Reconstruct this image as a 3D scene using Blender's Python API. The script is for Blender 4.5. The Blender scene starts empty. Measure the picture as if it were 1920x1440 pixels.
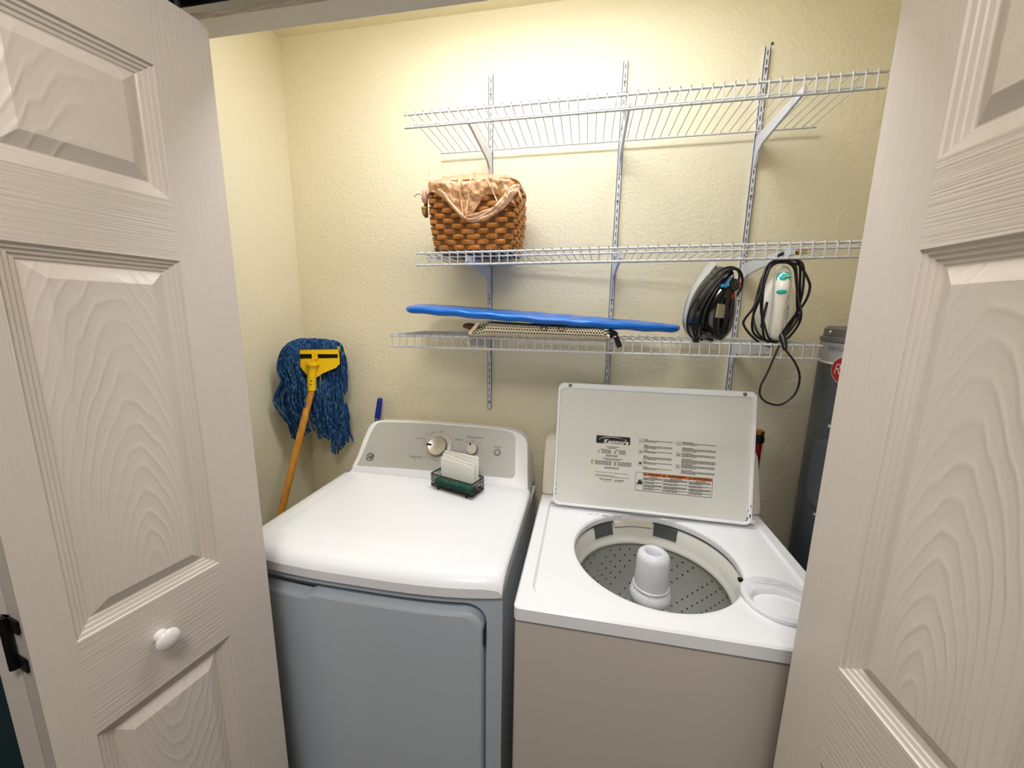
import bpy, bmesh, math, random
from mathutils import Vector, Matrix
random.seed(7)
PI = math.pi
S = bpy.context.scene
C = S.collection

# ------------------------------------------------------------------ camera
cam_d = bpy.data.cameras.new('camera'); cam = bpy.data.objects.new('camera', cam_d); C.objects.link(cam)
R_ = Vector((0.98207978, 0.18784265, 0.01531148)); U_ = Vector((-0.04827887, 0.17221385, 0.98387577)); F_ = Vector((-0.18217699, 0.96698373, -0.17819657))
m = Matrix.Identity(4)
for i in range(3):
    m[i][0] = R_[i]; m[i][1] = U_[i]; m[i][2] = -F_[i]
m.translation = (1.1693, -1.4397, 1.5209)
cam.matrix_world = m
cam_d.sensor_fit = 'HORIZONTAL'; cam_d.sensor_width = 36.0; cam_d.lens = 36.0 * 722.39 / 1920.0
cam_d.clip_start = 0.02
S.camera = cam

# ------------------------------------------------------------------ colour management, world, lights
S.view_settings.view_transform = 'Standard'; S.view_settings.look = 'None'
S.view_settings.exposure = 0.22; S.view_settings.gamma = 1.0; S.view_settings.use_curve_mapping = False
S.cycles.max_bounces = 10; S.cycles.diffuse_bounces = 6; S.cycles.glossy_bounces = 4
S.cycles.use_denoising = True; S.cycles.sample_clamp_indirect = 6
CLOSET_LAMP = 20.5      # emission strength of the closet lamp's glass
ROOM_W = 17.0           # watts of a warm overhead fill light added to the room
COOL_FILL_W = 5.0          # watts of an unseen cool fill, added behind the camera
w = bpy.data.worlds.new('world'); S.world = w; w.use_nodes = True
w.node_tree.nodes['Background'].inputs[0].default_value = (0.75, 0.85, 1, 1); w.node_tree.nodes['Background'].inputs[1].default_value = 0.3
def area(name, loc, target, sx, sy, watts, col):
    d = bpy.data.lights.new(name, 'AREA'); d.shape = 'RECTANGLE'; d.size = sx; d.size_y = sy; d.energy = watts; d.color = col
    o = bpy.data.objects.new(name, d); C.objects.link(o); o.location = loc
    o.rotation_euler = (Vector(target) - Vector(loc)).to_track_quat('-Z', 'Y').to_euler()
    return o
area('room_fill', (1.1, -1.75, 2.47), (1.1, -1.74, 0), 0.4, 0.4, ROOM_W, (1.0, 0.93, 0.86))
area('room_cool_fill', (1.0, -3.5, 1.35), (1.0, 0, 1.2), 1.4, 1.2, COOL_FILL_W, (0.80, 0.90, 1.0))

# ------------------------------------------------------------------ materials
def lin(c):
    return tuple(((v / 255.0) / 12.92 if v / 255.0 <= 0.04045 else ((v / 255.0 + 0.055) / 1.055) ** 2.4) for v in c)
def mat(name, rgb, rough=0.5, metal=0.0, spec=0.5, coat=0.0, trans=0.0, alpha=1.0, emit=0.0):
    mt = bpy.data.materials.new(name); mt.use_nodes = True
    b = mt.node_tree.nodes['Principled BSDF']; c = lin(rgb)
    b.inputs['Base Color'].default_value = (*c, 1); b.inputs['Roughness'].default_value = rough
    b.inputs['Metallic'].default_value = metal; b.inputs['Specular IOR Level'].default_value = spec
    b.inputs['Coat Weight'].default_value = coat; b.inputs['Coat Roughness'].default_value = 0.08
    b.inputs['Transmission Weight'].default_value = trans; b.inputs['Alpha'].default_value = alpha
    if emit:
        b.inputs['Emission Color'].default_value = (*c, 1); b.inputs['Emission Strength'].default_value = emit
    return mt
def nodes(mt):
    return mt.node_tree.nodes, mt.node_tree.links, mt.node_tree.nodes['Principled BSDF']
def coords(mt, scale=(1, 1, 1)):
    n, l, b = nodes(mt)
    tc = n.new('ShaderNodeTexCoord'); mp = n.new('ShaderNodeMapping'); mp.inputs['Scale'].default_value = scale
    l.new(tc.outputs['Object'], mp.inputs['Vector']); return mp.outputs['Vector']
def noise(mt, vec, sc, det=2.0, rough=0.5):
    n, l, b = nodes(mt)
    t = n.new('ShaderNodeTexNoise'); t.inputs['Scale'].default_value = sc; t.inputs['Detail'].default_value = det; t.inputs['Roughness'].default_value = rough
    l.new(vec, t.inputs['Vector']); return t.outputs['Fac']
def bump(mt, h, strength, dist, prev=None):
    n, l, b = nodes(mt)
    bp = n.new('ShaderNodeBump'); bp.inputs['Strength'].default_value = strength; bp.inputs['Distance'].default_value = dist
    l.new(h, bp.inputs['Height'])
    if prev: l.new(prev, bp.inputs['Normal'])
    l.new(bp.outputs['Normal'], b.inputs['Normal']); return bp.outputs['Normal']
def ramp(mt, fac, stops):
    n, l, b = nodes(mt)
    r = n.new('ShaderNodeValToRGB'); e = r.color_ramp.elements
    while len(e) < len(stops): e.new(0.5)
    for k, (p, c) in enumerate(stops):
        e[k].position = p; e[k].color = (*lin(c), 1)
    l.new(fac, r.inputs['Fac']); return r.outputs['Color']
def base(mt, col):
    n, l, b = nodes(mt); l.new(col, b.inputs['Base Color'])

M = {}
M['wall'] = mat('wall_paint_cream', (234, 226, 200), 0.62, spec=0.35)
v = coords(M['wall']); nn = bump(M['wall'], noise(M['wall'], v, 85, 3, 0.55), 0.6, 0.0048); bump(M['wall'], noise(M['wall'], v, 260, 2, 0.5), 0.25, 0.0015, nn)
M['ceil'] = mat('ceiling_paint', (235, 226, 196), 0.8)
bump(M['ceil'], noise(M['ceil'], coords(M['ceil']), 120, 3), 0.4, 0.002)
M['teal'] = mat('hall_wall_dark_teal', (24, 62, 72), 0.7)
bump(M['teal'], noise(M['teal'], coords(M['teal']), 120, 3), 0.3, 0.002)
M['room'] = mat('room_paint', (208, 202, 194), 0.8)
bump(M['room'], noise(M['room'], coords(M['room']), 120, 3), 0.3, 0.002)
M['floor'] = mat('vinyl_floor', (120, 108, 96), 0.5)
base(M['floor'], ramp(M['floor'], noise(M['floor'], coords(M['floor'], (2, 12, 1)), 3, 5), [(0.3, (96, 84, 72)), (0.7, (140, 126, 110))]))
M['trim'] = mat('trim_paint', (228, 222, 208), 0.45)
M['raw'] = mat('worn_trim_strip', (188, 176, 158), 0.7)
base(M['raw'], ramp(M['raw'], noise(M['raw'], coords(M['raw'], (30, 200, 60)), 1, 4, 0.7), [(0.35, (170, 156, 138)), (0.65, (208, 198, 182))]))
DOOR = (214, 205, 196)
def door_mat(name, sc, wave=False):
    mt = mat(name, DOOR, 0.36, spec=0.5)
    if wave:
        n, l, b = nodes(mt)
        tc = n.new('ShaderNodeTexCoord'); mp = n.new('ShaderNodeMapping'); mp.inputs['Scale'].default_value = (1, 0, 0.20); mp.inputs['Location'].default_value = (-0.185, 0, -0.212)
        l.new(tc.outputs['Object'], mp.inputs['Vector'])
        wv = n.new('ShaderNodeTexWave'); wv.wave_type = 'RINGS'; wv.rings_direction = 'Y'
        wv.inputs['Scale'].default_value = 42; wv.inputs['Distortion'].default_value = 9; wv.inputs['Detail'].default_value = 2
        wv.inputs['Detail Scale'].default_value = 0.42; wv.inputs['Detail Roughness'].default_value = 0.55
        l.new(mp.outputs['Vector'], wv.inputs['Vector'])
        pw = n.new('ShaderNodeMath'); pw.operation = 'POWER'; pw.inputs[1].default_value = 3.5; l.new(wv.outputs['Fac'], pw.inputs[0])
        brk = n.new('ShaderNodeMath'); brk.operation = 'MULTIPLY'; l.new(pw.outputs[0], brk.inputs[0]); l.new(noise(mt, coords(mt, (1, 1, 0.4)), 26, 2), brk.inputs[1])
        nn = bump(mt, brk.outputs[0], 0.6, 0.0016)
        bump(mt, noise(mt, coords(mt, (260, 1, 14)), 1, 2), 0.18, 0.0005, nn)
    else:
        nn = bump(mt, noise(mt, coords(mt, sc), 1, 2, 0.5), 0.7, 0.0015)
        bump(mt, noise(mt, coords(mt, tuple(2.2 * s for s in sc)), 1, 1), 0.22, 0.0004, nn)
    return mt
M['door_v'] = door_mat('door_paint_vertical_grain', (330, 1, 6))
M['door_h'] = door_mat('door_paint_horizontal_grain', (5, 1, 330))
M['door_p'] = door_mat('door_paint_cathedral_grain', None, True)
M['door_s'] = mat('door_paint_smooth', DOOR, 0.34)
M['knob'] = mat('porcelain_knob', (235, 232, 230), 0.15, coat=0.5)
M['black'] = mat('black_plastic', (16, 16, 17), 0.32)
M['blackmetal'] = mat('black_metal', (22, 22, 24), 0.35, metal=0.6)
M['cord'] = mat('black_cord', (14, 14, 16), 0.42)
M['alu'] = mat('aluminium', (150, 150, 152), 0.35, metal=0.9)
M['slot'] = mat('dark_slot', (28, 28, 30), 0.6)
M['steel'] = mat('brushed_steel', (206, 203, 196), 0.36, metal=0.85)
M['white'] = mat('appliance_white', (244, 246, 251), 0.22, coat=0.25)
M['bodyshade'] = mat('dryer_enamel_shaded', (184, 195, 206), 0.3, coat=0.2)  # the top's white enamel, darkened to stand for shade on the body
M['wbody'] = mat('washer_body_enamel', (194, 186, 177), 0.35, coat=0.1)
M['almond'] = mat('aged_white_plastic', (226, 220, 205), 0.4)
M['lidin'] = mat('lid_inner_enamel', (226, 226, 220), 0.35)
M['plate'] = mat('silver_grey_panel', (188, 189, 186), 0.38, metal=0.15)
M['print'] = mat('grey_print', (90, 90, 92), 0.6)
M['ink'] = mat('black_print', (26, 26, 26), 0.6)
M['label'] = mat('label_film', (228, 227, 219), 0.4)
M['orange'] = mat('warning_orange', (222, 112, 40), 0.5)
M['tubgrey'] = mat('wash_basket_grey', (178, 180, 174), 0.42)
M['tubwhite'] = mat('tub_ring_white', (226, 226, 220), 0.3)
M['agit'] = mat('agitator_white', (228, 230, 238), 0.35)
M['hole'] = mat('dark_hole', (20, 22, 22), 0.8)
M['tubdark'] = mat('outer_tub_dark', (40, 44, 46), 0.5)
M['reflection_grey'] = mat('painted_reflection_grey', (82, 86, 86), 0.4)
M['dirt'] = mat('black_grime', (22, 22, 20), 0.9)
M['wire'] = mat('white_vinyl_wire', (206, 207, 211), 0.35)
M['std'] = mat('white_powder_coat', (212, 215, 227), 0.38)
M['slot_shade'] = mat('slot_shadow_steel', (70, 74, 84), 0.6)
M['yellow'] = mat('yellow_plastic', (250, 205, 12), 0.35)
M['yellowd'] = mat('yellow_rubber', (226, 176, 10), 0.5)
M['wood'] = mat('varnished_handle_wood', (206, 126, 30), 0.32, coat=0.3)
base(M['wood'], ramp(M['wood'], noise(M['wood'], coords(M['wood'], (60, 60, 3)), 1, 4), [(0.3, (192, 122, 34)), (0.7, (226, 162, 66))]))
M['yarn'] = mat('blue_cotton_yarn', (36, 84, 138), 0.9, spec=0.1)
base(M['yarn'], ramp(M['yarn'], noise(M['yarn'], coords(M['yarn'], (1, 1, 0.35)), 190, 3, 0.6), [(0.30, (12, 38, 78)), (0.52, (34, 74, 122)), (0.72, (112, 146, 184))]))
bump(M['yarn'], noise(M['yarn'], coords(M['yarn']), 420, 2), 0.8, 0.002)
M['bluegrip'] = mat('royal_blue_plastic', (18, 42, 160), 0.35)
M['wicker'] = mat('woven_splint', (196, 132, 54), 0.42)
base(M['wicker'], ramp(M['wicker'], noise(M['wicker'], coords(M['wicker'], (25, 25, 90)), 1, 4), [(0.3, (156, 92, 30)), (0.55, (196, 126, 48)), (0.75, (222, 154, 70))]))
M['stave'] = mat('basket_stave', (128, 80, 32), 0.55)
M['baseshade'] = mat('basket_underside_shade', (58, 44, 34), 0.7)
M['bag'] = mat('tan_plastic_bag', (250, 196, 150), 0.08, alpha=0.70, coat=0.6)
M['bagband'] = mat('tan_plastic_bag_band', (250, 204, 166), 0.2, alpha=0.9)
for k in ('bag', 'bagband'):
    nn = bump(M[k], noise(M[k], coords(M[k], (1, 1, 0.6)), 34, 2.5, 0.5), 1.0, 0.03)
M['pink'] = mat('pink_clay', (206, 160, 146), 0.5)
M['acorn'] = mat('acorn_wood', (176, 136, 62), 0.5)
M['bluecloth'] = mat('satin_blue_cloth', (10, 104, 200), 0.28)
bump(M['bluecloth'], noise(M['bluecloth'], coords(M['bluecloth'], (12, 30, 30)), 2, 3), 0.35, 0.006)
M['matcream'] = mat('cream_knit_mat', (226, 214, 186), 0.8)
M['matdark'] = mat('mat_hole_brown', (62, 44, 30), 0.9)
M['brown'] = mat('brown_fabric', (112, 84, 60), 0.7)
M['ironwhite'] = mat('iron_white_plastic', (238, 235, 224), 0.25, coat=0.3)
M['irongrey'] = mat('iron_grey_translucent', (196, 196, 190), 0.25, alpha=0.9)
M['sole'] = mat('iron_soleplate', (190, 190, 188), 0.3, metal=0.7)
M['ironteal'] = mat('iron_teal', (24, 178, 166), 0.3)
M['ironblue'] = mat('iron_blue', (60, 150, 205), 0.3)
M['ironred'] = mat('iron_red', (150, 40, 30), 0.4)
M['ironblack'] = mat('iron_gloss_black', (10, 10, 11), 0.12, coat=0.6)
M['tag'] = mat('tan_rating_label', (178, 168, 140), 0.5)
M['heater'] = mat('heater_grey_enamel', (72, 78, 85), 0.38, metal=0.3)
M['heaterlt'] = mat('heater_silver_band', (168, 172, 172), 0.4, metal=0.2)
M['heatercap'] = mat('heater_cap_grey', (104, 102, 100), 0.5)
M['heaterred'] = mat('heater_badge_red', (150, 18, 24), 0.35)
M['heaterwhite'] = mat('heater_badge_white', (225, 215, 210), 0.4)
M['hosered'] = mat('dark_red_tube', (140, 26, 16), 0.35)
M['brass'] = mat('brass', (190, 150, 70), 0.3, metal=1.0)
M['sheet'] = mat('dryer_sheet', (238, 238, 230), 0.75)
M['green'] = mat('green_packet', (14, 104, 84), 0.25)
M['screwm'] = mat('screw_steel', (120, 118, 112), 0.4, metal=0.8)
M['rubber'] = mat('grey_rubber', (120, 116, 108), 0.6)
M['glow'] = mat('lamp_glass', (247, 250, 255), 0.5, emit=CLOSET_LAMP)

# ------------------------------------------------------------------ mesh helpers
class MB:
    def __init__(s, *mats): s.b = bmesh.new(); s.mats = list(mats); s.mi = 0
    def use(s, i): s.mi = i; return s
    def face(s, vs):
        try:
            f = s.b.faces.new(vs); f.material_index = s.mi; return f
        except ValueError: return None
    def v(s, p): return s.b.verts.new(p)
    def box(s, lo, hi, bev=0.0):
        lo = Vector(lo); hi = Vector(hi)
        t = bmesh.new(); bmesh.ops.create_cube(t, size=1)
        for q in t.verts: q.co = Vector(((lo[i] + hi[i]) / 2 + q.co[i] * (hi[i] - lo[i]) for i in range(3)))
        if bev: bmesh.ops.bevel(t, geom=list(t.edges), offset=bev, segments=2, affect='EDGES', profile=0.7)
        s.merge(t); return s
    def merge(s, t, mx=None):
        mp = {}
        for q in t.verts: mp[q] = s.v(mx @ q.co if mx else q.co.copy())
        for f in t.faces: s.face([mp[q] for q in f.verts])
        t.free(); return s
    def loops(s, L, cap0=True, cap1=True, closed=True):
        rows = [[s.v(p) for p in r] for r in L]
        n = len(rows[0])
        for a, b in zip(rows, rows[1:]):
            for i in range(n if closed else n - 1):
                j = (i + 1) % n; s.face([a[i], a[j], b[j], b[i]])
        if cap0: s.face(rows[0][::-1])
        if cap1: s.face(rows[-1])
        return rows
    def tube(s, pts, r, seg=8, flat=1.0, caps=True, up=None):
        pts = [Vector(p) for p in pts]; n = len(pts)
        rr = r if isinstance(r, (list, tuple)) else [r] * n
        T = [(pts[min(i + 1, n - 1)] - pts[max(i - 1, 0)]).normalized() for i in range(n)]
        a = Vector(up) if up else (Vector((0, 0, 1)) if abs(T[0].z) < 0.9 else Vector((1, 0, 0)))
        L = []
        for i in range(n):
            if not up or i == 0 or True:
                a = (a - T[i] * a.dot(T[i]))
                if a.length < 1e-6: a = T[i].orthogonal()
                a.normalize()
            b = T[i].cross(a)
            L.append([pts[i] + (a * math.cos(2 * PI * k / seg) + b * math.sin(2 * PI * k / seg) * flat) * rr[i] for k in range(seg)])
        s.loops(L, caps, caps); return s
    def lathe(s, prof, c=(0, 0, 0), seg=48, axis='z', mx=None, cap=False):
        c = Vector(c); L = []
        for r, z in prof:
            row = []
            for k in range(seg):
                a = 2 * PI * k / seg; p = Vector((r * math.cos(a), r * math.sin(a), z))
                row.append((mx @ p) if mx else p + c)
            L.append(row)
        s.loops(L, cap, cap); return s
    def build(s, name, m=None, parent=None, smooth=False, loc=None, mx=None, rec=True, angle=35):
        if rec: bmesh.ops.recalc_face_normals(s.b, faces=s.b.faces)
        me = bpy.data.meshes.new(name); s.b.to_mesh(me); s.b.free()
        for q in (s.mats or [m]): me.materials.append(q)
        if m and not s.mats: pass
        if smooth:
            for p in me.polygons: p.use_smooth = True
            me.set_sharp_from_angle(angle=math.radians(angle))
        o = bpy.data.objects.new(name, me); C.objects.link(o)
        if parent: o.parent = parent
        if mx is not None: o.matrix_local = mx
        elif loc is not None: o.location = loc
        return o
def smoothpath(P, k=6, closed=False):
    P = [Vector(p) for p in P]; n = len(P); out = []
    rng = range(n if closed else n - 1)
    for i in rng:
        g = (lambda j: P[j % n]) if closed else (lambda j: P[max(0, min(n - 1, j))])
        p0, p1, p2, p3 = g(i - 1), g(i), g(i + 1), g(i + 2)
        for t in range(k):
            t /= k
            out.append(0.5 * ((2 * p1) + (p2 - p0) * t + (2 * p0 - 5 * p1 + 4 * p2 - p3) * t * t + (3 * p1 - p0 - 3 * p2 + p3) * t ** 3))
    out.append(P[0] if closed else P[-1]); return out
def tag(o, label=None, cat=None, group=None, kind=None):
    if label: o['label'] = label
    if cat: o['category'] = cat
    if group: o['group'] = group
    if kind: o['kind'] = kind
    return o
def thing(name, label, cat, loc=(0, 0, 0), group=None, kind=None):
    o = bpy.data.objects.new(name, None); C.objects.link(o); o.location = loc; o.empty_display_size = 0.05
    return tag(o, label, cat, group, kind)
def struct(o, label=None): o['kind'] = 'structure'; return o
def rrect(x0, x1, y0, y1, r, k=6):
    P = []
    for cx, cy, a0 in ((x1 - r, y1 - r, 0), (x0 + r, y1 - r, 90), (x0 + r, y0 + r, 180), (x1 - r, y0 + r, 270)):
        for i in range(k + 1):
            a = math.radians(a0 + 90 * i / k); P.append((cx + r * math.cos(a), cy + r * math.sin(a)))
    return P
def text_bm(body, size, off=0.0, shear=0.0, align='CENTER', extr=0.0, space=1.0):
    cu = bpy.data.curves.new('t', 'FONT'); cu.body = body; cu.size = size; cu.offset = off; cu.shear = shear
    cu.align_x = align; cu.align_y = 'CENTER'; cu.extrude = extr; cu.resolution_u = 3; cu.space_character = space
    o = bpy.data.objects.new('t', cu); C.objects.link(o)
    dg = bpy.context.evaluated_depsgraph_get(); dg.update()
    me = bpy.data.meshes.new_from_object(o.evaluated_get(dg))
    t = bmesh.new(); t.from_mesh(me)
    bpy.data.objects.remove(o); bpy.data.curves.remove(cu); bpy.data.meshes.remove(me)
    return t
def frame(o, x, y):                         # matrix whose local x, y run along the given directions
    x = Vector(x).normalized(); y = Vector(y); y = (y - x * y.dot(x)).normalized(); z = x.cross(y)
    mx = Matrix.Identity(4)
    for i in range(3): mx[i][0] = x[i]; mx[i][1] = y[i]; mx[i][2] = z[i]
    mx.translation = Vector(o); return mx

# ------------------------------------------------------------------ the room
ZC = 2.515; XR = 2.36
YI, YO = -0.713, -0.872                     # closet-side and room-side faces of the front wall
OL, OR = 0.315, 1.705                       # door opening
def slab(name, lo, hi, mt, bev=0):
    return struct(MB().box(lo, hi, bev).build(name, mt))
slab('floor', (-1.8, -3.8, -0.06), (3.6, 0.1, 0), M['floor'])
slab('ceiling', (-1.8, -3.8, ZC), (3.6, 0.1, ZC + 0.06), M['ceil'])
slab('wall_back', (-0.1, 0, 0), (XR + 0.1, 0.1, ZC), M['wall'])
slab('wall_left', (-0.1, YI, 0), (0, 0, ZC), M['wall'])
slab('wall_right', (XR, YI, 0), (XR + 0.1, 0, ZC), M['wall'])
slab('wall_front_left', (-1.7, YO, 0), (OL, YI, ZC), M['teal'])
slab('wall_front_right', (OR, YO, 0), (3.5, YI, ZC), M['room'])
slab('wall_front_header', (OL, YO, 2.06), (OR, YI, ZC), M['room'])
# closet-side faces of the front wall are the closet's own paint
slab('wall_inner_left', (0, YI, 0), (OL, YI + 0.006, ZC), M['wall'])
slab('wall_inner_right', (OR, YI, 0), (XR, YI + 0.006, ZC), M['wall'])
slab('wall_inner_header', (OL, YI, 2.06), (OR, YI + 0.006, ZC), M['wall'])
slab('wall_room_left', (-1.8, -3.7, 0), (-1.7, YO, ZC), M['room'])
slab('wall_room_right', (3.5, -3.7, 0), (3.6, YO, ZC), M['room'])
slab('wall_room_back', (-1.8, -3.8, 0), (3.6, -3.7, ZC), M['room'])
# head jamb under the header: painted board, worn strip beside the track
slab('trim_1', (OL, -0.753, 2.042), (OR, YI + 0.008, 2.062), M['trim'], 0.002)
slab('trim_2', (OL, -0.7695, 2.0405), (OR, -0.7532, 2.062), M['raw'])
slab('trim_3', (OL, YO - 0.006, 2.040), (OR, -0.818, 2.062), M['trim'], 0.002)
slab('trim_4', (OL - 0.016, YO - 0.004, 0), (OL, YI + 0.008, 2.062), M['trim'], 0.002)
slab('trim_5', (OR, YO - 0.004, 0), (OR + 0.016, YI + 0.008, 2.062), M['trim'], 0.002)
slab('trim_6', (OL - 0.085, YO - 0.018, 0), (OL - 0.016, YO, 2.13), M['trim'], 0.004)
slab('trim_7', (OR + 0.016, YO - 0.018, 0), (OR + 0.085, YO, 2.13), M['trim'], 0.004)
slab('trim_8', (OL - 0.016, YO - 0.018, 2.062), (OR + 0.016, YO, 2.13), M['trim'], 0.004)
# bifold track
t = thing('door_track', 'grey metal sliding track under the door header', 'door track', (1.01, -0.794, 2.04))
b = MB()
b.box((-0.69, -0.024, 0.016), (0.69, 0.024, 0.020)); b.box((-0.69, -0.024, 0), (0.69, -0.021, 0.017)); b.box((-0.69, 0.021, 0), (0.69, 0.024, 0.017))
b.box((-0.69, -0.024, -0.001), (0.69, -0.0105, 0.0012)); b.box((-0.69, 0.0105, -0.001), (0.69, 0.024, 0.0012))
b.build('channel', M['alu'], t)
MB().box((-0.689, -0.0205, 0.013), (0.689, 0.0205, 0.0158)).build('channel_lining', M['slot'], t)

# ------------------------------------------------------------------ bifold doors
W = 0.334; TH = 0.033; ZT = 2.0
U1, U2 = 0.0902, 0.2904
PANELS = [(1.697, 1.893), (1.0367, 1.601), (0.235, 0.8728)]
PROF = [(0, 0), (0.0012, -0.003), (0.0065, -0.0042), (0.0075, -0.0062), (0.0125, -0.0076), (0.0135, -0.0096), (0.0185, -0.0108), (0.0205, -0.0125), (0.0225, -0.0125), (0.0410, -0.0028), (0.0425, -0.0022)]
def make_leaf(sgn, a, b_, yaw_mx, parent, name='door_leaf'):
    """one moulded leaf; local x runs from a=0 to W, face normal is sgn * +y; a,b_: panel stile offsets"""
    bm = MB(M['door_v'], M['door_h'], M['door_s'])
    # front frame cells
    def q(x0, x1, z0, z1, mi):
        bm.use(mi); bm.face([bm.v((x, 0, z)) for x, z in ((x0, z0), (x1, z0), (x1, z1), (x0, z1))])
    q(0, a, 0.012, ZT, 0); q(b_, W, 0.012, ZT, 0)
    zs = [0.012] + [z for p in sorted(PANELS) for z in p] + [ZT]
    for i in range(0, len(zs), 2): q(a, b_, zs[i], zs[i + 1], 1)
    y = -sgn * TH
    bm.use(0)
    for P in ([(0, 0), (0, y)], [(W, y), (W, 0)]):
        bm.face([bm.v((P[0][0], P[0][1], 0.012)), bm.v((P[1][0], P[1][1], 0.012)), bm.v((P[1][0], P[1][1], ZT)), bm.v((P[0][0], P[0][1], ZT))])
    bm.use(2)
    for z in (0.012, ZT): bm.face([bm.v(p) for p in ((0, 0, z), (W, 0, z), (W, y, z), (0, y, z))])
    bm.face([bm.v(p) for p in ((0, y, 0.012), (W, y, 0.012), (W, y, ZT), (0, y, ZT))])
    leaf = bm.build(name, parent=parent, mx=yaw_mx, rec=False)
    for z0, z1 in PANELS:
        pm = MB(M['door_s'], M['door_p'], M['door_v'])
        d = [p[0] for p in PROF]
        xs = [a + k for k in d] + [b_ - k for k in d[::-1]]; zz = [z0 + k for k in d] + [z1 - k for k in d[::-1]]
        def h(x, z):
            k = min(x - a, b_ - x, z - z0, z1 - z)
            for (d0, h0), (d1, h1) in zip(PROF, PROF[1:]):
                if k <= d1 + 1e-7: return h0 + (h1 - h0) * max(0, k - d0) / (d1 - d0)
            return PROF[-1][1]
        G = [[pm.v((x, sgn * h(x, z), z)) for x in xs] for z in zz]
        n = len(xs); mth = len(zz)
        for i in range(mth - 1):
            for j in range(n - 1):
                A, B_, D_, E_ = G[i][j], G[i][j + 1], G[i + 1][j + 1], G[i + 1][j]
                ci, cj = min(i, mth - 2 - i), min(j, n - 2 - j); k = min(ci, cj)
                pm.use(1 if k >= len(PROF) - 3 else 0)
                if ci == cj and ci < len(PROF):
                    if (i < mth / 2) == (j < n / 2): pm.face([A, B_, D_]); pm.face([A, D_, E_])
                    else: pm.face([A, B_, E_]); pm.face([B_, D_, E_])
                else: pm.face([A, B_, D_, E_])
        pm.build('panel', parent=leaf, rec=False)
    return leaf
def leaf_frame(far, ang, ysign):
    # local x from far edge towards the camera side, local y = facing normal * ysign
    x = Vector((-math.sin(ang), -math.cos(ang), 0)); z = Vector((0, 0, 1)); y = z.cross(x)
    mx = Matrix.Identity(4)
    for i in range(3): mx[i][0] = x[i]; mx[i][1] = y[i]; mx[i][2] = z[i]
    mx.translation = Vector(far); return mx
def knob_at(leaf, u, z, sgn):
    kb = MB(); mx = frame((u, 0, z), (1, 0, 0), (0, 0, -sgn) if sgn > 0 else (0, 0, 1))
    prof = [(0.0, 0), (0.0105, 0), (0.0100, 0.003), (0.0088, 0.008), (0.0105, 0.013), (0.0155, 0.0165), (0.0180, 0.0205), (0.0172, 0.0245), (0.0125, 0.0280), (0.006, 0.0298), (0.0, 0.0302)]
    kb.lathe([(max(r, 0.0002), zz) for r, zz in prof], seg=32, mx=mx)
    kb.build('knob', M['knob'], leaf, smooth=True, angle=60)
def bifold(name, label, far, ang, sgn, hinge_zs, knob):
    d = thing(name, label, 'door', (far[0], far[1], 0), kind='structure')
    inv = Matrix.Translation((-far[0], -far[1], 0))
    mx = inv @ leaf_frame(far, ang, sgn)
    lead = make_leaf(sgn, U1, U2, mx, d)
    # folded partner: starts at the apex, runs back towards the jamb
    X = Vector((-math.sin(ang), -math.cos(ang), 0)); N = Vector((math.cos(ang), -math.sin(ang), 0)) * sgn
    apex = Vector(far) + X * W - N * (TH + 0.004)
    a2 = -ang; X2 = Vector((-math.sin(a2), -math.cos(a2), 0)); N2 = Vector((math.cos(a2), -math.sin(a2), 0)) * sgn
    far2 = apex - X2 * W - N2 * TH
    mx2 = inv @ leaf_frame((far2.x, far2.y, 0), a2, sgn)
    make_leaf(-sgn, W - U2, W - U1, inv @ leaf_frame((far2.x, far2.y, 0), a2, sgn), d)
    if knob: knob_at(lead, 0.1965, 0.9665, sgn)
    # hinges on the folded edge
    E = Vector(far) + X * (W + 0.0012) - N * (TH + 0.002) - Vector(far)
    for hz in hinge_zs:
        hb = MB(); hb.tube([E + Vector((0, 0, hz - 0.04)) + X * 0.004, E + Vector((0, 0, hz + 0.04)) + X * 0.004], 0.0055, 12)
        for dz in (-0.030, 0.030):
            for dirn in (1, -1):
                c0 = E + Vector((0, 0, hz + dz)); c1 = c0 + N * dirn * 0.026
                lo = Vector((min(c0.x, c1.x), min(c0.y, c1.y) - 0.0012, c0.z - 0.010)); hi = Vector((max(c0.x, c1.x), max(c0.y, c1.y) + 0.0012, c0.z + 0.010))
                t = bmesh.new(); bmesh.ops.create_cube(t, size=1)
                mm = frame((c0 + c1) / 2 + X * 0.001, N, (0, 0, 1)) @ Matrix.Diagonal((0.030, 0.020, 0.0026, 1))
                hb.merge(t, mm)
        hb.build('hinge', M['blackmetal'], d)
    # guide roller in the track
    g = Vector(far) + X * 0.035 - N * (TH / 2) - Vector(far)
    gb = MB(); gb.tube([g + Vector((0, 0, ZT)), g + Vector((0, 0, ZT + 0.045))], 0.0045, 10)
    gb.lathe([(0.0005, ZT + 0.030), (0.009, ZT + 0.030), (0.0098, ZT + 0.034), (0.009, ZT + 0.042), (0.0005, ZT + 0.042)], (g.x, g.y, 0), 20)
    gb.build('guide_roller', M['slot'], d, smooth=True)
    return d
bifold('door_1', 'white moulded bifold door folded open at the left, with white knob', (0.5055, -0.7918, 0), 0.1645, 1, (0.30, 1.068, 1.80), True)
bifold('door_2', 'white moulded bifold door folded open at the right', (1.5342, -0.806, 0), -0.0877, -1, (0.30, 1.027, 1.80), False)

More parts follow.
